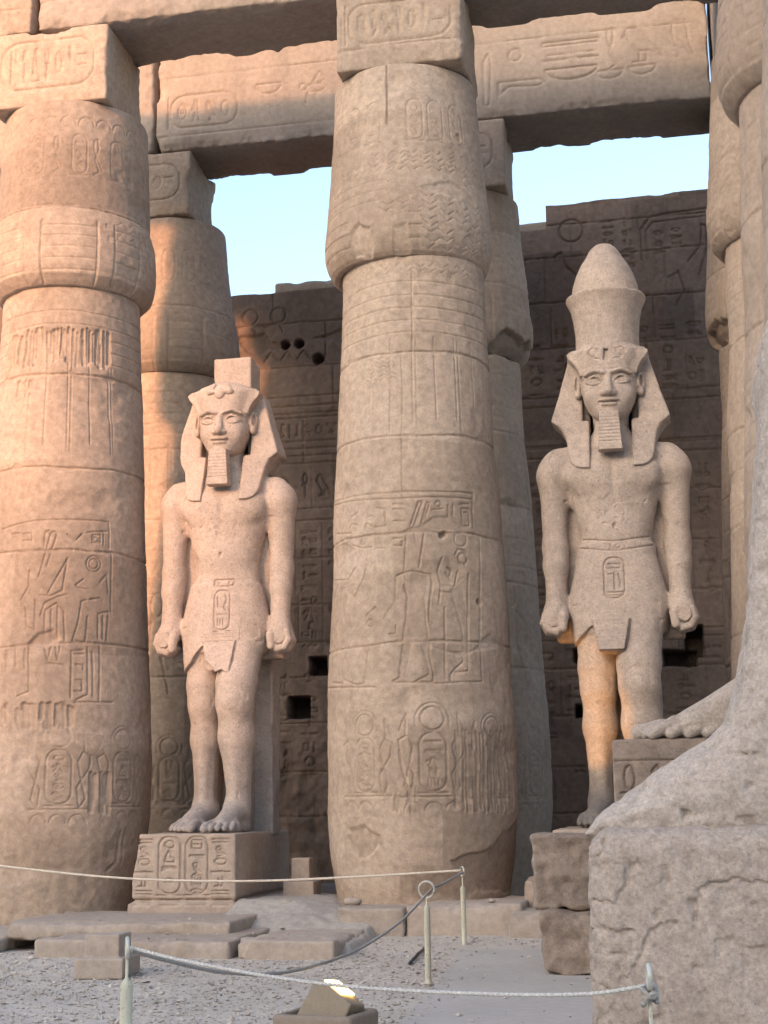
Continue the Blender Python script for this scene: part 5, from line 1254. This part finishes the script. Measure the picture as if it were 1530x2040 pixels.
def stepped(name, label, loc, w1, d1, h1, w2, d2, h2, dx, seed, mat, rz=0):
    def fn(x, y, z):
        a = d_box(x, y, z, (0, 0, h1 / 2), (w1 / 2, d1 / 2, h1 / 2), .015)
        k = 1 - .18 * np.clip((z - h1) / h2, 0, 1)
        b = d_box(x - dx, y, z, (0, .03, h1 + h2 / 2 - .02), (w2 / 2, d2 / 2, h2 / 2 + .02), .012)
        return smin(a, b, .012) + .006 * fbm3(x, y, z, 6, 3, seed) + .02 * np.maximum(noise3(x, y, z, 5, seed + 1) - .45, 0)
    o = put(name, sdf_mesh(name, fn, (-w1 / 2 - .05, -d1 / 2 - .05, -.05), (w1 / 2 + .05, d1 / 2 + .05, h1 + h2 + .05), .009), mat, None, loc)
    o.rotation_euler[2] = rz
    return tag(o, label, "stone block")
stepped("stepped_stone", "small stepped stone block standing alone on the gravel at the lower left", (-2.36, -5.5, -.01), .50, .62, .20, .36, .42, .22, -.01, 95, SLABM, rad(4))
stepped("stepped_stone", "small upright stepped stone beside the carved pedestal, against the dark wall", (-1.70, -.15, .32), .42, .5, .36, .25, .3, .30, .0, 96, PEDM, rad(2))
rs = random.Random(12)
def pebble(label, loc, s, seed):
    def fn(x, y, z): return d_ell(x, y, z, (0, 0, s[2] * .8), s) + .25 * s[2] * fbm3(x, y, z, 1 / s[0], 3, seed)
    o = put("loose_stone", sdf_mesh("loose_stone", fn, (-s[0] * 1.5, -s[1] * 1.5, -s[2] * .6), (s[0] * 1.5, s[1] * 1.5, s[2] * 2.4), s[2] / 6), SLABM, None, loc)
    return tag(o, label, "stone", "loose stones on sand and steps")
pebble("loose stone lying on the sand drift beside the pedestal corner", (-1.62, -1.3, .40), (.10, .08, .06), 1)
pebble("small chip of stone on the plinth top at the right of the central column", (1.05, -1.5, .47), (.05, .04, .025), 2)
pebble("loose stone on the sand near the central column's left foot", (-.75, -1.3, .42), (.12, .09, .06), 3)

# ------------------------------------------------------------------ rope barrier
def post(x, y, label, ring_r=.085, ringz=.0, thick=.030, h=.70, top=.93, rz=0.0, lean=(0, 0)):
    t = thing("barrier_post", label, "barrier post", (x, y, 0), "cream posts of the rope barrier", rz)
    t.rotation_euler = (lean[0], lean[1], rz)
    put("pole", lathe_mesh("pole", [(thick * 1.6, .0), (thick * 1.6, .006), (thick * 1.05, .02), (thick, .05), (thick, h - .03), (thick * .95, h - .01), (thick * .5, h + .012), (.009, h + .02), (.008, top - ring_r * 1.7)], 18), POST, t)
    V = [(ring_r * math.cos(a), 0, top - ring_r + ring_r * math.sin(a)) for a in np.linspace(0, 2 * math.pi, 28, endpoint=False)]
    P = np.array(V); seg = 8; VV = []; F = []
    for i, p in enumerate(P):
        a = 2 * math.pi * i / 28; n = np.array((math.cos(a), 0, math.sin(a)))
        for k in range(seg):
            b = 2 * math.pi * k / seg; VV.append(p + .011 * (n * math.cos(b) + np.array((0, 1, 0)) * math.sin(b)))
    for i in range(28):
        for k in range(seg):
            F.append((i * seg + k, i * seg + (k + 1) % seg, ((i + 1) % 28) * seg + (k + 1) % seg, ((i + 1) % 28) * seg + k))
    put("ring", poly_mesh("ring", VV, F), RING, t)
    return t
PN = (.44, -12.35); P1 = (1.02, -6.0); P2 = (.84, -2.43); PR = (3.31, -13.65)
post(P2[0], P2[1], "cream barrier post farthest back, in front of the central column's plinth", .055, h=.70, rz=rad(-62), lean=(0, rad(-1.5)))
post(P1[0], P1[1], "cream barrier post at the gravel's edge with a full round ring on top", .075, h=.70)
post(PN[0], PN[1], "cream barrier post nearest the camera at the lower left", .05, h=.70, thick=.034, rz=rad(-66), lean=(0, rad(2)))
post(PR[0], PR[1], "cream barrier post at the lower right before the granite base", .05, h=.62, thick=.034, rz=rad(-84))

def smooth_curve(ctrl, n):
    P = np.array(ctrl, float)
    s = np.r_[0, np.cumsum(np.linalg.norm(np.diff(P, axis=0), axis=1))]; s /= s[-1]
    m = np.zeros_like(P)
    m[1:-1] = (P[2:] - P[:-2]) / (s[2:] - s[:-2])[:, None]; m[0] = (P[1] - P[0]) / (s[1] - s[0]); m[-1] = (P[-1] - P[-2]) / (s[-1] - s[-2])
    out = []
    for t in np.linspace(0, 1, n):
        i = min(len(P) - 2, int(np.searchsorted(s, t, side='right') - 1)); h = s[i + 1] - s[i]; u = (t - s[i]) / h
        out.append((2 * u ** 3 - 3 * u ** 2 + 1) * P[i] + (u ** 3 - 2 * u ** 2 + u) * h * m[i] + (-2 * u ** 3 + 3 * u ** 2) * P[i + 1] + (u ** 3 - u ** 2) * h * m[i + 1])
    return np.array(out)
def sag(a, b, drop, n=9):
    return [tuple(np.array(a) * (1 - t) + np.array(b) * t - np.array((0, 0, drop * 4 * t * (1 - t)))) for t in np.linspace(0, 1, n)]
o = put("barrier_rope", tube_mesh("barrier_rope", smooth_curve(ROPE1, 160), .0145, seg=10), ROPEY)
tag(o, "taut cream cord from the left edge to the farthest post, crossing the pedestal", "rope", "ropes of the barrier")
o = put("barrier_rope", tube_mesh("barrier_rope", smooth_curve(ROPE2, 260), .014, seg=10, twist=50, strands=3, depth=.25), ROPEG)
tag(o, "grey rope drooping from the two back posts down to the lower left post", "rope", "ropes of the barrier")
o = put("barrier_rope", tube_mesh("barrier_rope", smooth_curve(ROPE3, 1400), .0102, seg=12, twist=75, strands=3, depth=.35), ROPE)
tag(o, "thick white twisted rope strung across the foreground between the two nearest posts", "rope", "ropes of the barrier")
def knot(c, r, label):
    th = np.linspace(0, 2 * math.pi * 2.2, 70)
    pts = [(c[0] + r * math.cos(t) * (1 + .15 * math.sin(2.7 * t)), c[1] + r * math.sin(t), c[2] + .02 * math.sin(1.5 * t) + .012 * (t - 7) / 3) for t in th]
    return tag(put("rope_knot", tube_mesh("rope_knot", pts, .013, seg=10, twist=70, strands=3, depth=.3), ROPEG), label, "rope", "ropes of the barrier")
knot((PR[0], PR[1], .80), .028, "knotted rope end wound on the lower right post's ring")

# ------------------------------------------------------------------ floodlight in its trough, litter
def floodlight():
    t = thing("floodlight", "lit floodlight in a tilted box, set in a stone trough at the bottom edge", "floodlight", (.84, -9.35, -.03), None, rad(-10))
    def trough(x, y, z):
        d = d_box(x, y, z, (0, 0, .09), (.31, .27, .11), .03)
        d = smax(d, -d_box(x, y, z, (0, 0, .19), (.245, .205, .15), .02), .01)
        return d + .004 * fbm3(x, y, z, 9, 3, 3)
    put("trough", sdf_mesh("trough", trough, (-.36, -.32, -.05), (.36, .32, .29), .009), CONC, t)
    q = [(-.20, -.15), (.20, -.15), (.20, .15), (-.20, .15)]
    # housing: a wedge box leaning back, its lens in the upper right side
    A = np.array([(-.22, -.16, .09), (.17, -.16, .09), (.20, .16, .09), (-.22, .16, .09), (-.06, -.08, .42), (.01, -.10, .43), (.02, .15, .395), (-.06, .14, .39), (.25, -.12, .27), (.25, .15, .23)], float)
    F = [(0, 1, 8, 5, 4), (1, 2, 9, 8), (2, 3, 7, 6, 9), (3, 0, 4, 7), (4, 5, 6, 7), (5, 8, 9, 6)]
    me = poly_mesh("housing", A, F, False)
    ho = put("housing", me, FIXT, t)
    b = ho.modifiers.new("bevel", 'BEVEL'); b.width = .012; b.segments = 2
    u = (A[8] - A[5]); v = (A[6] - A[5]); nrm = np.cross(u, v); nrm /= np.linalg.norm(nrm)
    if nrm[2] < 0: nrm = -nrm
    c = A[5] + nrm * .004
    L = [c + u * .05 + v * .06, c + u * .62 + v * .06, c + u * .62 + v * .94, c + u * .05 + v * .94]
    rim = [p + nrm * .012 for p in L]
    me = poly_mesh("lens", np.array(L + rim), [(4, 5, 6, 7), (0, 1, 5, 4), (1, 2, 6, 5), (2, 3, 7, 6), (3, 0, 4, 7)], False)
    put("lens", me, GLOW, t)
floodlight()
ld = bpy.data.lights.new("floodlight_beam", 'SPOT'); ld.energy = 115; ld.color = (1.0, .48, .12); ld.spot_size = rad(25); ld.spot_blend = .35; ld.shadow_soft_size = .06
lo = bpy.data.objects.new("floodlight_beam", ld); scene.collection.objects.link(lo)
lo.location = (1.62, -2.75, .55)
lo.rotation_euler = (Vector((2.24, -.2, 2.85)) - Vector(lo.location)).to_track_quat('-Z', 'Y').to_euler()

tag(put("pipe", tube_mesh("pipe", [(.42, -2.75, .03), (.45, -3.3, .025), (.53, -4.3, .015)], .018, seg=10), PIPE), "short black pipe lying on the gravel left of the rope posts", "pipe")
tag(put("stick", tube_mesh("stick", [(-1.72, -1.75, .24), (-1.55, -1.5, .29), (-1.40, -1.25, .33)], [.006, .012, .008], seg=8), WOOD), "thin dry stick on the sand beside the step slab's broken end", "stick")
